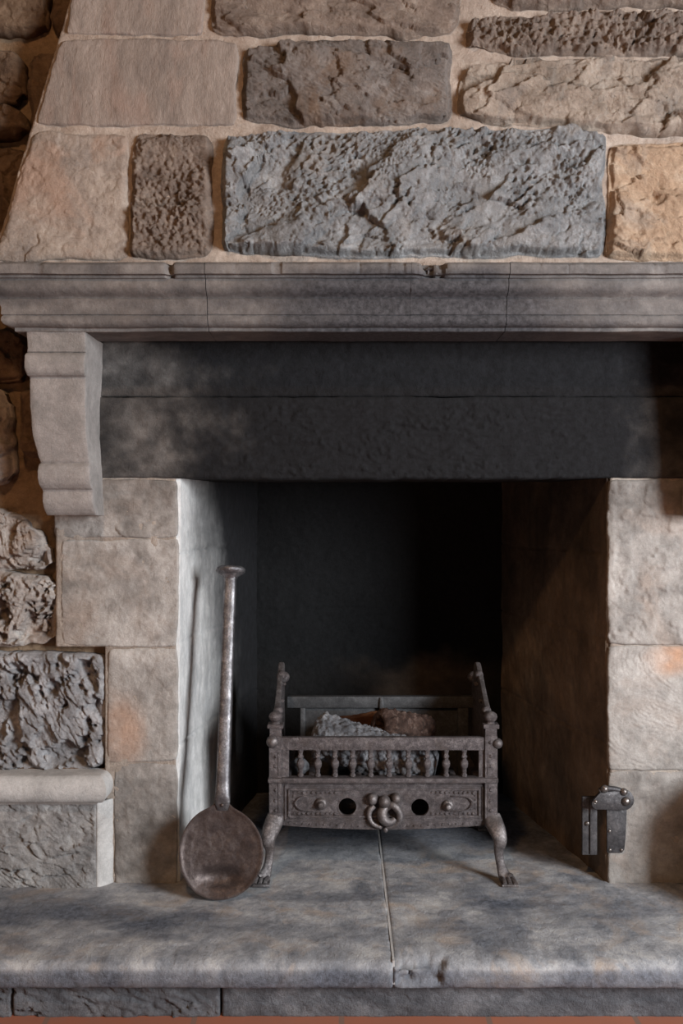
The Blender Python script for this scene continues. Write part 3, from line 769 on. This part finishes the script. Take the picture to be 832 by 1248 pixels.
def plate_bm(outer, holes, thick, bev, plane='XZ', at=0.):
    """flat plate from an outline with round or polygonal holes"""
    cu = bpy.data.curves.new('c', 'CURVE'); cu.dimensions = '2D'; cu.fill_mode = 'BOTH'
    cu.extrude = thick / 2 - bev; cu.bevel_depth = bev; cu.bevel_resolution = 1
    for pl in [outer] + list(holes):
        sp = cu.splines.new('POLY'); sp.points.add(len(pl) - 1); sp.use_cyclic_u = True
        for k, (a, b) in enumerate(pl): sp.points[k].co = (a, b, 0, 1)
    o = bpy.data.objects.new('c', cu); COL.objects.link(o)
    me = bpy.data.meshes.new_from_object(o.evaluated_get(bpy.context.evaluated_depsgraph_get()))
    bpy.data.objects.remove(o); bpy.data.curves.remove(cu)
    bm = bmesh.new(); bm.from_mesh(me); bpy.data.meshes.remove(me)
    bmesh.ops.remove_doubles(bm, verts=bm.verts, dist=1e-5)
    if plane == 'XZ': bm.transform(Matrix.Translation((0, at, 0)) @ Matrix.Rotation(math.radians(90), 4, 'X'))
    else: bm.transform(Matrix.Translation((at, 0, 0)) @ Matrix(((0, 0, 1, 0), (1, 0, 0, 0), (0, 1, 0, 0), (0, 0, 0, 1))))
    bmesh.ops.recalc_face_normals(bm, faces=bm.faces)
    return bm
def circ(cx, cz, r, n=28): return [(cx + r * math.cos(2 * math.pi * k / n), cz + r * math.sin(2 * math.pi * k / n)) for k in range(n)]

M['cast_iron'] = iron('weathered_cast_iron', (58, 53, 54), (94, 87, 88), (140, 132, 132), rust=(86, 76, 73), rough=(.34, .62), bumpd=.003, metal=.55, scale=1.7)
M['worn_iron'] = iron('polished_worn_iron', (60, 55, 56), (102, 96, 96), (156, 150, 150), rust=(92, 82, 78), rough=(.36, .6), bumpd=.0012, metal=.55)
M['back_iron'] = iron('grey_fireback_iron', (46, 46, 48), (66, 66, 68), (88, 88, 90), rough=(.5, .75), bumpd=.0008, metal=.35)
M['ladle_bowl'] = iron('brown_ladle_iron', (54, 46, 45), (78, 68, 66), (108, 98, 95), rust=(72, 58, 53), rough=(.32, .5), bumpd=.0008, metal=.6)
M['ladle_handle'] = iron('grey_ladle_iron', (70, 68, 71), (112, 110, 113), (172, 170, 173), rough=(.28, .5), bumpd=.0012, metal=.8)
M['hinge_iron'] = iron('dark_hinge_iron', (46, 44, 46), (72, 70, 72), (104, 101, 102), rough=(.4, .65), bumpd=.0007, metal=.6)
M['rivet'] = iron('bright_rivet_iron', (84, 78, 76), (120, 113, 110), (158, 152, 148), rough=(.25, .42), bumpd=.0006, metal=.8)

# ================================================================== FIRE GRATE
YG = .045
def G(px, py, dy=0.): return W(px, py, YG + dy)
def gx(px, dy=0.): return float(G(px, 0, dy)[0])
def gz(py, dy=0.): return float(G(0, py, dy)[2])
GX0, GX1 = gx(335), gx(598)
YB = .36
grate = thing('fire_grate', 'cast iron fire grate with a balustered front standing on the hearth', 'fire grate', (gx(467), .2, 0))
ci = M['cast_iron']
# top rail, hammered
bm = bmesh.new(); add_box(bm, gx(331), gx(604), YG - .006, YG + .012, gz(914), gz(898), .003); bm_obj('front_rail', bm, ci, grate)
for px, py, r in ((332, 904, .0155), (606, 906, .013)):
    bm = bmesh.new(); c = G(px, py, -.006); add_ball(bm, c, r, seg=22); add_lathe(bm, [(r * .7, 0), (r * .55, .01)], (c[0], c[1] + .016, c[2]), 'Y', 14)
    o = bm_obj('rail_knob', bm, M['worn_iron'], grate); o['label'] = 'rounded polished knob'
# balusters
def baluster():
    h = gz(914) - gz(947); k = h / 33.
    pr = [(.0075, 0), (.0078, 3), (.0056, 4.2), (.0054, 6), (.0068, 7), (.0054, 8.2), (.0066, 10), (.0095, 13), (.0103, 16), (.0092, 19), (.0062, 21), (.0052, 22.5), (.0076, 24), (.0076, 25.5), (.0054, 27), (.0060, 30), (.0078, 32), (.0078, 33.5)]
    bm = bmesh.new(); add_lathe(bm, [(r, z * k) for r, z in pr], (0, 0, 0), 'Z', 14)
    me = bpy.data.meshes.new('baluster'); bm.to_mesh(me); bm.free()
    for p in me.polygons: p.use_smooth = True
    me.materials.append(ci); return me
bal = baluster()
for px in (366, 387, 408, 429.5, 451.5, 474, 497.5, 520.5, 543.5, 565.5):
    o = bpy.data.objects.new('baluster', bal); COL.objects.link(o); o.parent = grate
    o.location = Vector((gx(px), YG + .003, gz(947))) - grate.location
# sill
bm = bmesh.new(); add_box(bm, gx(327), gx(606), YG - .016, YG + .014, gz(952.5), gz(946.5), .0025)
bm_obj('sill_rail', bm, ci, grate)
# pierced front panel with a sagging lower edge
zt, zb = gz(953), gz(1005.5)
xs = np.linspace(gx(343), gx(590), 30)
outer = [(x, zb - .011 * math.sin(math.pi * (x - xs[0]) / (xs[-1] - xs[0])) ** .8) for x in xs] + [(xs[-1], zt), (xs[0], zt)]
holes = [circ(gx(423), gz(983.5), .0225), circ(gx(511.5), gz(984.5), .0225)]
bm = plate_bm(outer, holes, .010, .001, 'XZ', YG + .006)
panel = bm_obj('front_panel', bm, ci, grate)
YF = YG + .001       # its front face
# raised borders
def strip(px0, py0, px1, py1, w=.0026, h=.0045):
    bm = bmesh.new()
    a, b = gx(px0), gx(px1); t, u = gz(py0), gz(py1)
    add_box(bm, a, b, YF - h, YF + .002, t - w, t + w, .0009); add_box(bm, a, b, YF - h, YF + .002, u - w, u + w, .0009)
    add_box(bm, a - w, a + w, YF - h, YF + .002, u, t, .0009); add_box(bm, b - w, b + w, YF - h, YF + .002, u, t, .0009)
    return bm
bm = strip(352.5, 962, 584, 995); bm_obj('border_moulding', bm, ci, panel)
bm = strip(347.5, 957.5, 588, 999.5, .0016, .003); bm_obj('border_moulding', bm, ci, panel)
# beading inside the border
bm = bmesh.new()
for px in np.arange(358, 581, 5.6):
    for py in (966, 991.5):
        if 440 < px < 497 or abs(px - 423) < 14 or abs(px - 511.5) < 14: continue
        add_ball(bm, G(px, py + random.uniform(-.4, .4), YF - YG - .0005), .0036 * random.uniform(.75, 1.2), .8, 1, 8)
for py in np.arange(970, 990, 5): 
    for px in (357.5, 579): add_ball(bm, G(px, py, YF - YG - .0005), .0026, .8, 1, 8)
for px in np.arange(352, 590, 8.5): add_ball(bm, G(px, 1002.5 + 5.5 * math.sin(math.pi * (px - 343) / 247) * .8, YF - YG - .0005), .0026 * random.uniform(.8, 1.25), .8, 1, 8)
tag(bm_obj('beading', bm, ci, panel), kind=None)
# leafy lozenges at either end
for s, cx in ((1, 371), (-1, 565)):
    bm = bmesh.new()
    add_tube(bm, [G(cx + s * 14, 970, -.005), G(cx - s * 4, 971.5, -.005), G(cx - s * 11, 979, -.005), G(cx - s * 4, 987, -.005), G(cx + s * 14, 988, -.005)], [.0012, .0017, .002, .0017, .0012], 8)
    bm_obj('scroll_relief', bm, ci, panel)
for px, py, r in ((391, 979.5, 1.0), (545.5, 981.5, .95)):
    bm = bmesh.new(); c = G(px, py, YF - YG)
    add_lathe(bm, [(.0150 * r, 0), (.0150 * r, .004), (.0125 * r, .008), (.0095 * r, .0095), (.0085 * r, .012), (.0078 * r, .016), (.0055 * r, .0195), (.001, .0205)], c, 'Y', 22)
    bm_obj('rosette', bm, M['worn_iron'], panel)
for px, py in ((423, 983.5), (511.5, 984.5)):
    bm = bmesh.new(); n = 30; c = G(px, py, YF - YG)
    pts = [(c[0] + .0235 * math.cos(a), c[1] + .0005, c[2] + .0235 * math.sin(a)) for a in np.linspace(0, 2 * math.pi, n)]
    add_tube(bm, pts, .0016, 8, sub=1); bm_obj('hole_rim', bm, ci, panel)
# central knot: three bosses over a twisted loop with a drop
orn = bmesh.new()
add_tube(orn, [G(469, 983, -.010), G(466, 990, -.016), G(466.5, 997, -.018), G(471, 1001.5, -.018), G(477, 1001.5, -.016), G(481, 998, -.013)], [.0105, .0125, .0125, .0115, .0095, .0070], 14)
add_tube(orn, [G(471, 984, -.008), G(477, 981, -.014), G(483, 985, -.016), G(486.5, 992, -.015), G(486, 1000, -.014), G(480, 1006.5, -.012), G(471, 1008.5, -.009)], [.0088, .0095, .0094, .0088, .0082, .0074, .006], 14)
add_tube(orn, [G(456, 982, -.004), G(450.5, 988, -.006), G(450, 997, -.006), G(455, 1004, -.006), G(465, 1008, -.005)], [.0075, .007, .0062, .006, .006], 12)
ornament = bm_obj('knot_ornament', orn, M['worn_iron'], panel); ornament['label'] = 'worn bright twisted knot at the middle of the panel'
for px, py, r, dy in ((454, 973.5, .0135, -.008), (468.5, 977, .0145, -.018), (482.5, 973, .0125, -.009)):
    bm = bmesh.new(); add_ball(bm, G(px, py, dy), r, 1.1, 1.1, 22); bm_obj('boss', bm, M['worn_iron'], ornament)
bm = bmesh.new(); add_ball(bm, G(470, 1011, -.010), .0062, 1, 1.25, 14); bm_obj('drop', bm, M['worn_iron'], ornament)
# corner posts
for sgn, xa, xb, xin in ((-1, 328, 343.5, 352), (1, 590, 605.5, 583)):
    x0, x1 = gx(xa), gx(xb)
    bm = bmesh.new()
    add_box(bm, x0, x1, YG - .010, YG + .020, gz(1004), gz(896), .003)
    add_box(bm, *(sorted((gx(xin), gx(xb if sgn < 0 else xa)))), YG - .003, YG + .014, gz(947), gz(913), .0015)
    post = bm_obj('corner_post', bm, ci, grate)
    cxp = (x0 + x1) / 2
    bm = bmesh.new()
    add_box(bm, cxp - .0145, cxp + .0145, YG - .008, YG + .020, gz(897), gz(886), .002)
    add_box(bm, cxp - .0195, cxp + .0195, YG - .013, YG + .025, gz(887), gz(882), .002)
    add_lathe(bm, [(.011, 0), (.009, .004), (.0150, .010), (.0175, .017), (.0150, .024), (.008, .029), (.001, .031)], (cxp, YG + .004, gz(882)), 'Z', 18)
    bm_obj('finial', bm, ci, post)
    bm = bmesh.new()
    for k, py in enumerate((905, 922, 934, 963, 976, 988)):
        add_ball(bm, G((xa + xb) / 2 + (.3 if k % 2 else -.3), py, -.010), .0046, .8, 1, 10)
    add_tube(bm, [G(xa + (11 if sgn < 0 else 5), 918, -.010), G(xa + (11.5 if sgn < 0 else 4.5), 945, -.010)], .0016, 8)
    add_tube(bm, [G(xa + (11 if sgn < 0 else 5), 956, -.010), G(xa + (11.5 if sgn < 0 else 4.5), 1000, -.010)], .0014, 8)
    bm_obj('stud', bm, ci, post)
# side cheeks rising towards the back
for sgn, xc in ((-1, gx(336)), (1, gx(597.5))):
    zf, zbk = gz(880), float(W(0, 826, YB)[2])
    top = [(YG + .02, zf), (YG + .05, zf + .012), (YG + .09, zf + .030), (YG + .14, zf + .058), (YG + .19, zf + .080), (YG + .24, zf + .098), (YB - .04, zbk - .008), (YB - .012, zbk + .004), (YB + .008, zbk - .002), (YB + .012, zbk - .02)]
    out = [(YG + .015, gz(1004))] + [(YG + .015, gz(900))] + top + [(YB + .012, gz(1004))]
    bm = plate_bm(out, [], .008, .001, 'YZ', xc)
    ch = bm_obj('side_cheek', bm, ci, grate)
    bm = bmesh.new(); add_tube(bm, [(xc, y, z + .003) for y, z in top[:-1]], [(.0115, .008), (.0125, .008), (.0105, .0075), (.009, .007), (.011, .008), (.0125, .0085), (.0105, .008), (.009, .007), (.008, .006)], 12, up=(1, 0, 0))
    bm_obj('cheek_rail', bm, M['worn_iron'], ch)
    bm = bmesh.new()
    add_ball(bm, (xc, YB - .006, zbk + .003), .0185, 1, .9, 18); bm_obj('cheek_knob', bm, ci, ch)
    for t_ in (1, 4):
        bm = bmesh.new(); add_ball(bm, (xc - .003 * sgn, top[t_][0], top[t_][1] + .006), .0125, 1.2, 1, 16); bm_obj('cheek_boss', bm, ci, ch)
    for y, z in ((YG + .12, zf + .03), (YG + .2, zf + .06)):
        bm = bmesh.new(); add_lathe(bm, [(.006, 0), (.006, .006), (.003, .01)], (xc + (.004 if sgn < 0 else -.004), y, z), Matrix.Rotation(math.radians(90 if sgn < 0 else -90), 4, 'Y'), 12)
        bm_obj('bolt', bm, ci, ch)
# fireback
def bx(px): return float(W(px, 0, YB)[0])
def bz(py): return float(W(0, py, YB)[2])
bm = bmesh.new(); add_box(bm, bx(366), bx(566), YB, YB + .010, gz(1004), bz(861), .002); fb = bm_obj('fireback', bm, M['back_iron'], grate)
bm = bmesh.new(); add_box(bm, bx(350), bx(580), YB - .012, YB + .014, bz(862), bz(848), .003); bm_obj('back_rail', bm, M['back_iron'], grate)
for a, b in ((366, 372), (557, 570)):
    bm = bmesh.new(); add_box(bm, bx(a), bx(b), YB - .010, YB + .004, gz(1004), bz(862), .002); bm_obj('back_stile', bm, M['back_iron'], fb)
bm = bmesh.new(); add_tube(bm, [W(465, 872, YB - .012), W(465, 860, YB - .016), W(464.5, 850, YB - .014)], [(.006, .004), (.0065, .004), (.004, .003)], 10); bm_obj('spike', bm, M['back_iron'], fb)
bm = bmesh.new(); add_box(bm, GX0 + .004, GX1 - .004, YG + .012, YB, gz(1006), gz(1004), .0005); bm_obj('ash_tray', bm, ci, grate)
# bars the fuel lies on
ZBAR = gz(949)
for k in range(9):
    x = GX0 + .03 + k * (GX1 - GX0 - .06) / 8
    bm = bmesh.new(); add_box(bm, x - .007, x + .007, YG + .010, YB, ZBAR - .012, ZBAR, .0015); bm_obj('grate_bar', bm, ci, grate)
# cabriole legs
def leg(x, sgn, y0, fwd, name='leg'):
    bm = bmesh.new()
    z0 = gz(1000)
    def p(dx, dy, z): return (x + sgn * dx, y0 + fwd * dy, z)
    pts = [p(-.001, .004, z0 + .012), p(.002, -.004, z0 - .002), p(.009, -.018, z0 - .018), p(.0135, -.028, z0 - .033), p(.013, -.031, z0 - .046), p(.0105, -.030, z0 - .058), p(.0115, -.030, z0 - .078), p(.015, -.034, z0 - .098), p(.022, -.044, .016), p(.030, -.054, .008)]
    w = [(.0200, .014), (.0225, .016), (.0210, .017), (.0175, .017), (.0150, .0145), (.0118, .0115), (.0105, .010), (.0105, .009), (.0150, .008), (.0190, .0065)]
    add_tube(bm, pts, w, 16, up=(0, 1, 0), sub=5)
    lg = bm_obj(name, bm, M['worn_iron'], grate, angle=50)
    # paw with two slots between its toes
    fx_, fy = x + sgn * .030, y0 - fwd * .058
    bm = bmesh.new()
    for k in (-1, 0, 1): add_tube(bm, [(fx_ + k * .0115 - sgn * .004, fy + fwd * .018, .013), (fx_ + k * .012, fy - fwd * .004, .011), (fx_ + k * .0125 + sgn * .002, fy - fwd * .018, .006)], [(.0045, .006), (.005, .006), (.005, .005)], 10)
    add_box(bm, fx_ - .019, fx_ + .021, fy - .022, fy + .020, .0, .006, .002)
    bm_obj('paw', bm, M['worn_iron'], lg)
leg(gx(335), -1, YG, 1); leg(gx(600), 1, YG, 1)
leg(gx(335), -1, YB - .01, -1); leg(gx(600), 1, YB - .01, -1)

# ================================================================== FUEL
def w3(P, seed):
    """3-D Worley F1"""
    I = np.floor(P); f = np.full(P.shape[:-1], 9.)
    for i in (-1, 0, 1):
        for j in (-1, 0, 1):
            for k in (-1, 0, 1):
                g = I + np.array([i, j, k])
                hx = _h(g[..., 0] + 131 * g[..., 2], g[..., 1], seed); hy = _h(g[..., 0] + 131 * g[..., 2], g[..., 1], seed + 1); hz = _h(g[..., 0] + 131 * g[..., 2], g[..., 1], seed + 2)
                f = np.minimum(f, np.linalg.norm(P - g - np.stack([hx, hy, hz], -1), axis=-1))
    return f
def log_mesh(a, b, r0, r1, bark, cell, seed, nu=150, nv=120, hollow=None, stretch=.7, bulge=.15, yscale=1.0):
    a, b = np.array(a, float), np.array(b, float)
    ax = b - a; L = np.linalg.norm(ax); ax /= L
    s = np.cross(ax, [0, 0, 1.]); s /= np.linalg.norm(s); w = np.cross(s, ax)
    t = np.linspace(0, 1, nu)[:, None]; th = np.linspace(0, 2 * np.pi, nv, endpoint=False)[None, :]
    e = np.clip(np.minimum(t, 1 - t) * L / (r0 * .45), 0, 1); cap = np.sqrt(1 - (1 - e) ** 2 * .75)
    r = (r0 + (r1 - r0) * t) * (1 + bulge * np.sin(np.pi * t)) * cap
    r = r * (1 + .10 * fbm(np.cos(th) * 1.2 + t * 3, np.sin(th) * 1.2 + 5 + 0 * t, seed, 3))
    P = a + ax * (t * L)[..., None] + (s * (np.cos(th))[..., None] * yscale + w * np.sin(th)[..., None]) * r[..., None]
    Q = P.copy(); k = Q @ ax; Q = Q - np.outer(k.ravel(), ax).reshape(Q.shape) * (1 - stretch)
    f = w3(Q / cell, seed + 9)
    d = bark * (1 - 1.7 * f) + bark * .4 * fbm(P[..., 0] / .01 + P[..., 1] / .013, P[..., 2] / .01, seed + 6, 3)
    nrm = (s * np.cos(th)[..., None] + w * np.sin(th)[..., None])
    P = P + nrm * d[..., None]
    rows = [P]
    if hollow:
        # open end at a: lip, then a bore running inwards
        lip = P[0] * .82 + a * .18
        rows = [np.stack([a + ax * (.75 * L) + (P[0] - a) * .45, a + ax * (.3 * L) + (P[0] - a) * .68, a + ax * .004 + (P[0] - a) * .82])] + rows
    P = np.concatenate(rows, 0)
    nr = P.shape[0]; idx = np.arange(nr * nv).reshape(nr, nv); nxt = np.roll(idx, -1, 1)
    q = np.stack([idx[:-1], nxt[:-1], nxt[1:], idx[1:]], -1).reshape(-1, 4)
    return mesh_np(P.reshape(-1, 3), q, [list(idx[0][::-1]), list(idx[-1])])
M['ash_bark'] = stone('ash_grey_bark', (62, 62, 66), (104, 104, 108), (156, 156, 160), patch=22, grain=1.2)
M['brown_bark'] = stone('charred_brown_bark', (44, 32, 28), (84, 64, 56), (142, 122, 112), accent=(58, 38, 30), patch=34, grain=2.2)
M['rusty_bark'] = stone('rusty_split_wood', (50, 28, 16), (88, 52, 30), (120, 80, 50), patch=18, grain=1.2, streak=(.4, 1.6, 1.6))
YL = .13
l1 = link('fire_log', log_mesh(W(380, 896, YL + .02), W(532, 934, YL - .02), .058, .050, .0065, .0125, 5, nu=240, nv=190, bulge=.06, stretch=.8), M['ash_bark'], None)
tag(l1, 'ash-grey log with scaly bark lying in the front of the grate', 'log', 'logs in the grate')
l2 = link('fire_log', log_mesh(W(461, 884, YL + .02), W(526, 889, YL + .13), .045, .030, .006, .012, 15, nu=90, nv=90, hollow=True, bulge=.0), M['brown_bark'], None)
tag(l2, 'short hollow brown log with an open end lying on the grey log', 'log', 'logs in the grate')
l3 = link('fire_log', log_mesh(W(400, 893, YL + .16), W(466, 884, YL + .13), .036, .040, .002, .02, 25, nu=90, nv=80, bulge=.05), M['rusty_bark'], None)
tag(l3, 'rusty brown log lying behind the ash-grey log', 'log', 'logs in the grate')
l4 = link('charcoal_lump', log_mesh(W(359, 938, YL - .01), W(372, 928, YL + .01), .022, .018, .005, .016, 35, nu=50, nv=50, bulge=.1), M['ash_bark'], None)
tag(l4, 'small grey lump of burnt wood in the left corner of the grate', 'log')

# ================================================================== LADLE
def ladle():
    base = W(266, 1101, -.135)
    top = W(281, 694, .055)
    bz0 = 0.0
    A = Vector((float(base[0]), -.125, 0.0)); T = Vector(tuple(top))
    root = thing('iron_ladle', 'long-handled round iron ladle standing on the hearth left of the grate', 'ladle', (A.x, A.y, 0))
    up = (T - A).normalized(); right = up.cross(Vector((0, 1, 0))).normalized() * 1.0
    if right.x < 0: right = -right
    fw = right.cross(up).normalized()
    if fw.y > 0: fw = -fw                 # towards the room
    L = (T - A).length
    k = L / (1101 - 694)                  # metres per pixel along the handle
    Rx, Rz = 51.5 * .00189, 56.5 * .00189
    cz = Rz + .001
    # bowl: revolved dish squashed to the outline, with a deeper pocket near the foot
    nr, na = 46, 120
    rr = np.linspace(0, 1, nr)[:, None]; th = np.linspace(0, 2 * np.pi, na, endpoint=False)[None, :]
    sq = 1 + .014 * np.cos(2 * th + .5) + .010 * np.cos(3 * th) + .15 * np.exp(-((th - np.pi / 2) / .19) ** 2) - .02 * np.exp(-((th - 1.5 * np.pi) / .45) ** 2)
    x = Rx * rr * np.cos(th) * sq; z = Rz * rr * np.sin(th) * sq
    dish = -.007 * (1 - rr ** 2.5)
    pocket = -.013 * np.exp(-((x / .045) ** 2 + ((z + .055) / .022) ** 2) ** 1.5)
    rim = .0012 * np.exp(-((rr - .96) / .04) ** 2)
    y = dish + pocket + rim + .0007 * fbm(x / .02, z / .02, 3, 3)
    yb = y - .008 - .012 * sm(1, .6, rr)
    yb = np.where(rr > .985, y - .007, yb)
    def P(x, y, z): return np.array(A)[None, None] + x[..., None] * np.array(right) + y[..., None] * np.array(fw) + (z + cz)[..., None] * np.array(up)
    fr = P(x, y, z); bk = P(x, yb, z)
    V = np.concatenate([fr.reshape(-1, 3), bk.reshape(-1, 3)])
    i = np.arange(nr * na).reshape(nr, na); j = np.roll(i, -1, 1); o = nr * na
    q1 = np.stack([i[:-1], i[1:], j[1:], j[:-1]], -1).reshape(-1, 4); q2 = np.stack([i[:-1], j[:-1], j[1:], i[1:]], -1).reshape(-1, 4) + o
    q3 = np.stack([i[-1], i[-1] + o, j[-1] + o, j[-1]], -1)
    V[:, 2] = np.maximum(V[:, 2], .0005)
    me = mesh_np(V, np.concatenate([q1, q2, q3])); me.set_sharp_from_angle(angle=math.radians(50))
    link('bowl', me, M['ladle_bowl'], root)['label'] = 'brown shallow round bowl'
    def S(h): return A + up * h
    zt = 2 * cz
    bm = bmesh.new()
    n0 = zt - .012
    pts = [S(n0) + fw * -.003, S(n0 + .018) + fw * .001, S(n0 + .03) + fw * .002, S(n0 + .045) + fw * .001, S(n0 + .09), S(n0 + .2), S(n0 + .35), S(L - .115), S(L - .112), S(L - .008)]
    add_tube(bm, pts, [(.012, .003), (.0185, .008), (.0185, .012), (.0170, .0148), (.0160, .0158), (.0158, .0156), (.0152, .0150), (.0146, .0146), (.0156, .0156), (.0152, .0152)], 24, up=tuple(fw), sub=6)
    h = bm_obj('handle', bm, M['ladle_handle'], root, angle=60); h['label'] = 'round grey worn handle'
    rot = up.to_track_quat('Z', 'Y').to_matrix().to_4x4()
    bm = bmesh.new(); add_lathe(bm, [(.016, -.026), (.019, -.018), (.030, -.012), (.0365, -.006), (.0370, .000), (.033, .005), (.020, .0075), (.001, .008)], tuple(S(L)), rot, 32)
    bm_obj('knob', bm, M['ladle_handle'], root, angle=60)
    bm = bmesh.new(); add_ball(bm, tuple(S(n0 + .012) + fw * .008), .0045, .7, 1, 12); bm_obj('rivet', bm, M['ladle_bowl'], root)
ladle()

# ================================================================== HINGE BRACKET
def hinge():
    root = thing('iron_bracket', 'dark iron hinge plate and arm riveted to the foot of the right jamb', 'hinge', (.63, 0, W(0, 1010, 0)[2]))
    hi = M['hinge_iron']
    rx = lambda y: XR0 + (XR1 - XR0) * y / DB - .004
    # stepped upright strap standing just inside the opening
    def upright(p0, p1, y0, y1, q0, q1, name, parent):
        ym = y0
        bm = bmesh.new(); add_box(bm, float(W(p0, 0, ym)[0]), float(W(p1, 0, ym)[0]), y0, y1, float(W(0, q1, ym)[2]), float(W(0, q0, ym)[2]), .0015)
        return bm_obj(name, bm, hi, parent)
    pl = upright(709.5, 727.5, .016, .026, 971, 1042, 'upright_strap', root)
    upright(719, 727.5, .011, .018, 973, 1041, 'strap_rib', pl)
    bm = bmesh.new(); add_box(bm, float(W(724, 0, .02)[0]), XR0 + .004, .012, .030, float(W(0, 984, .02)[2]), float(W(0, 972, .02)[2]), .001); bm_obj('fixing_lug', bm, hi, root)
    bm = bmesh.new(); add_ball(bm, tuple(W(715.5, 1003.5, .014)), .0058, .8, 1, 14); bm_obj('rivet', bm, M['rivet'], pl)
    # arm across the face
    ya = -.012
    x = lambda p: float(W(p, 0, ya)[0]); z = lambda p: float(W(0, p, ya)[2])
    arc = lambda cx, cy, r, a0, a1, n=9: [(x(cx + r * math.cos(a)), z(cy - r * math.sin(a))) for a in np.linspace(a0, a1, n)]
    out = arc(759.5, 974.5, 11.5, -math.pi / 2, math.pi / 2) + arc(733, 971, 5, math.pi / 2, math.pi * .8, 4) + arc(727, 979, 6, math.pi * .8, math.pi * 1.5, 6)
    bm = plate_bm(out[::-1], [], .012, .0018, 'XZ', ya); arm = bm_obj('hinge_arm', bm, hi, root)
    for px, py, r in ((762.5, 976.5, .0105), (760, 965, .0085), (736.5, 961.5, .0092), (725.5, 977, .0050)):
        bm = bmesh.new(); c = W(px, py, ya - .006)
        add_lathe(bm, [(r * 1.05, -.002), (r * 1.05, .002), (r * .95, r * .35), (r * .7, r * .65), (r * .35, r * .85), (.0005, r * .9)], tuple(c), 'Y', 22)
        bm_obj('rivet', bm, M['rivet'], arm)
    bm = bmesh.new(); add_tube(bm, [W(730, 964, ya), W(737, 961, ya), W(750, 962, ya), W(760, 965, ya)], [.006, .007, .007, .006], 12); bm_obj('hinge_pin', bm, hi, arm)
    # plate let into the jamb face below
    bm = bmesh.new(); out = [(x(740.5), z(986)), (x(764), z(986)), (x(762.5), z(1020)), (x(761), z(1036)), (x(758), z(1040)), (x(741), z(1040))]
    bm = plate_bm(out, [], .008, .001, 'XZ', -.003); fp = bm_obj('face_plate', bm, hi, root)
    for px, py in ((742.5, 1013), (743, 1036), (757, 1036)):
        bm = bmesh.new(); c = W(px, py, -.007); add_ball(bm, tuple(c), .0045, .7, 1, 12); bm_obj('rivet', bm, M['rivet'], fp)
hinge()

# ================================================================== LIGHT, CAMERA
def area(name, loc, aim, sx, sy, power, col):
    l = bpy.data.lights.new(name, 'AREA'); l.shape = 'RECTANGLE'; l.size = sx; l.size_y = sy; l.energy = power; l.color = col
    o = bpy.data.objects.new(name, l); COL.objects.link(o); o.location = loc
    o.rotation_euler = (Vector(aim) - Vector(loc)).to_track_quat('-Z', 'Y').to_euler()
    return o
area('window_daylight', (2.62, -2.75, 1.38), (.1, 0, .75), 1.0, 1.3, 206, (.93, .97, 1.0))
area('warm_fill_left', (-1.9, -2.1, .75), (.3, 0, .5), .3, .3, 3.5, (1.0, .50, .20))  # added warm fill from low left, no known lamp there
area('ceiling_lamp', (-.5, -2.4, 2.75), (.2, 0, .9), .16, .16, 17, (1.0, .56, .26))
w = bpy.data.worlds.new('room_air'); SC.world = w; w.use_nodes = True
bg = w.node_tree.nodes['Background']; bg.inputs[0].default_value = (.9, .86, .82, 1); bg.inputs[1].default_value = .05

cam = bpy.data.cameras.new('camera'); co = bpy.data.objects.new('camera', cam); COL.objects.link(co)
co.location = (0, -D, ZC); co.rotation_euler = (math.radians(90), 0, 0)
cam.sensor_fit = 'VERTICAL'; cam.sensor_height = 24; cam.sensor_width = 16; cam.lens = 24 * F / 1248
cam.clip_start = .05
SC.camera = co
vs = SC.view_settings
vs.view_transform = 'Standard'; vs.look = 'None'; vs.gamma = 1; vs.use_curve_mapping = False; vs.exposure = .13
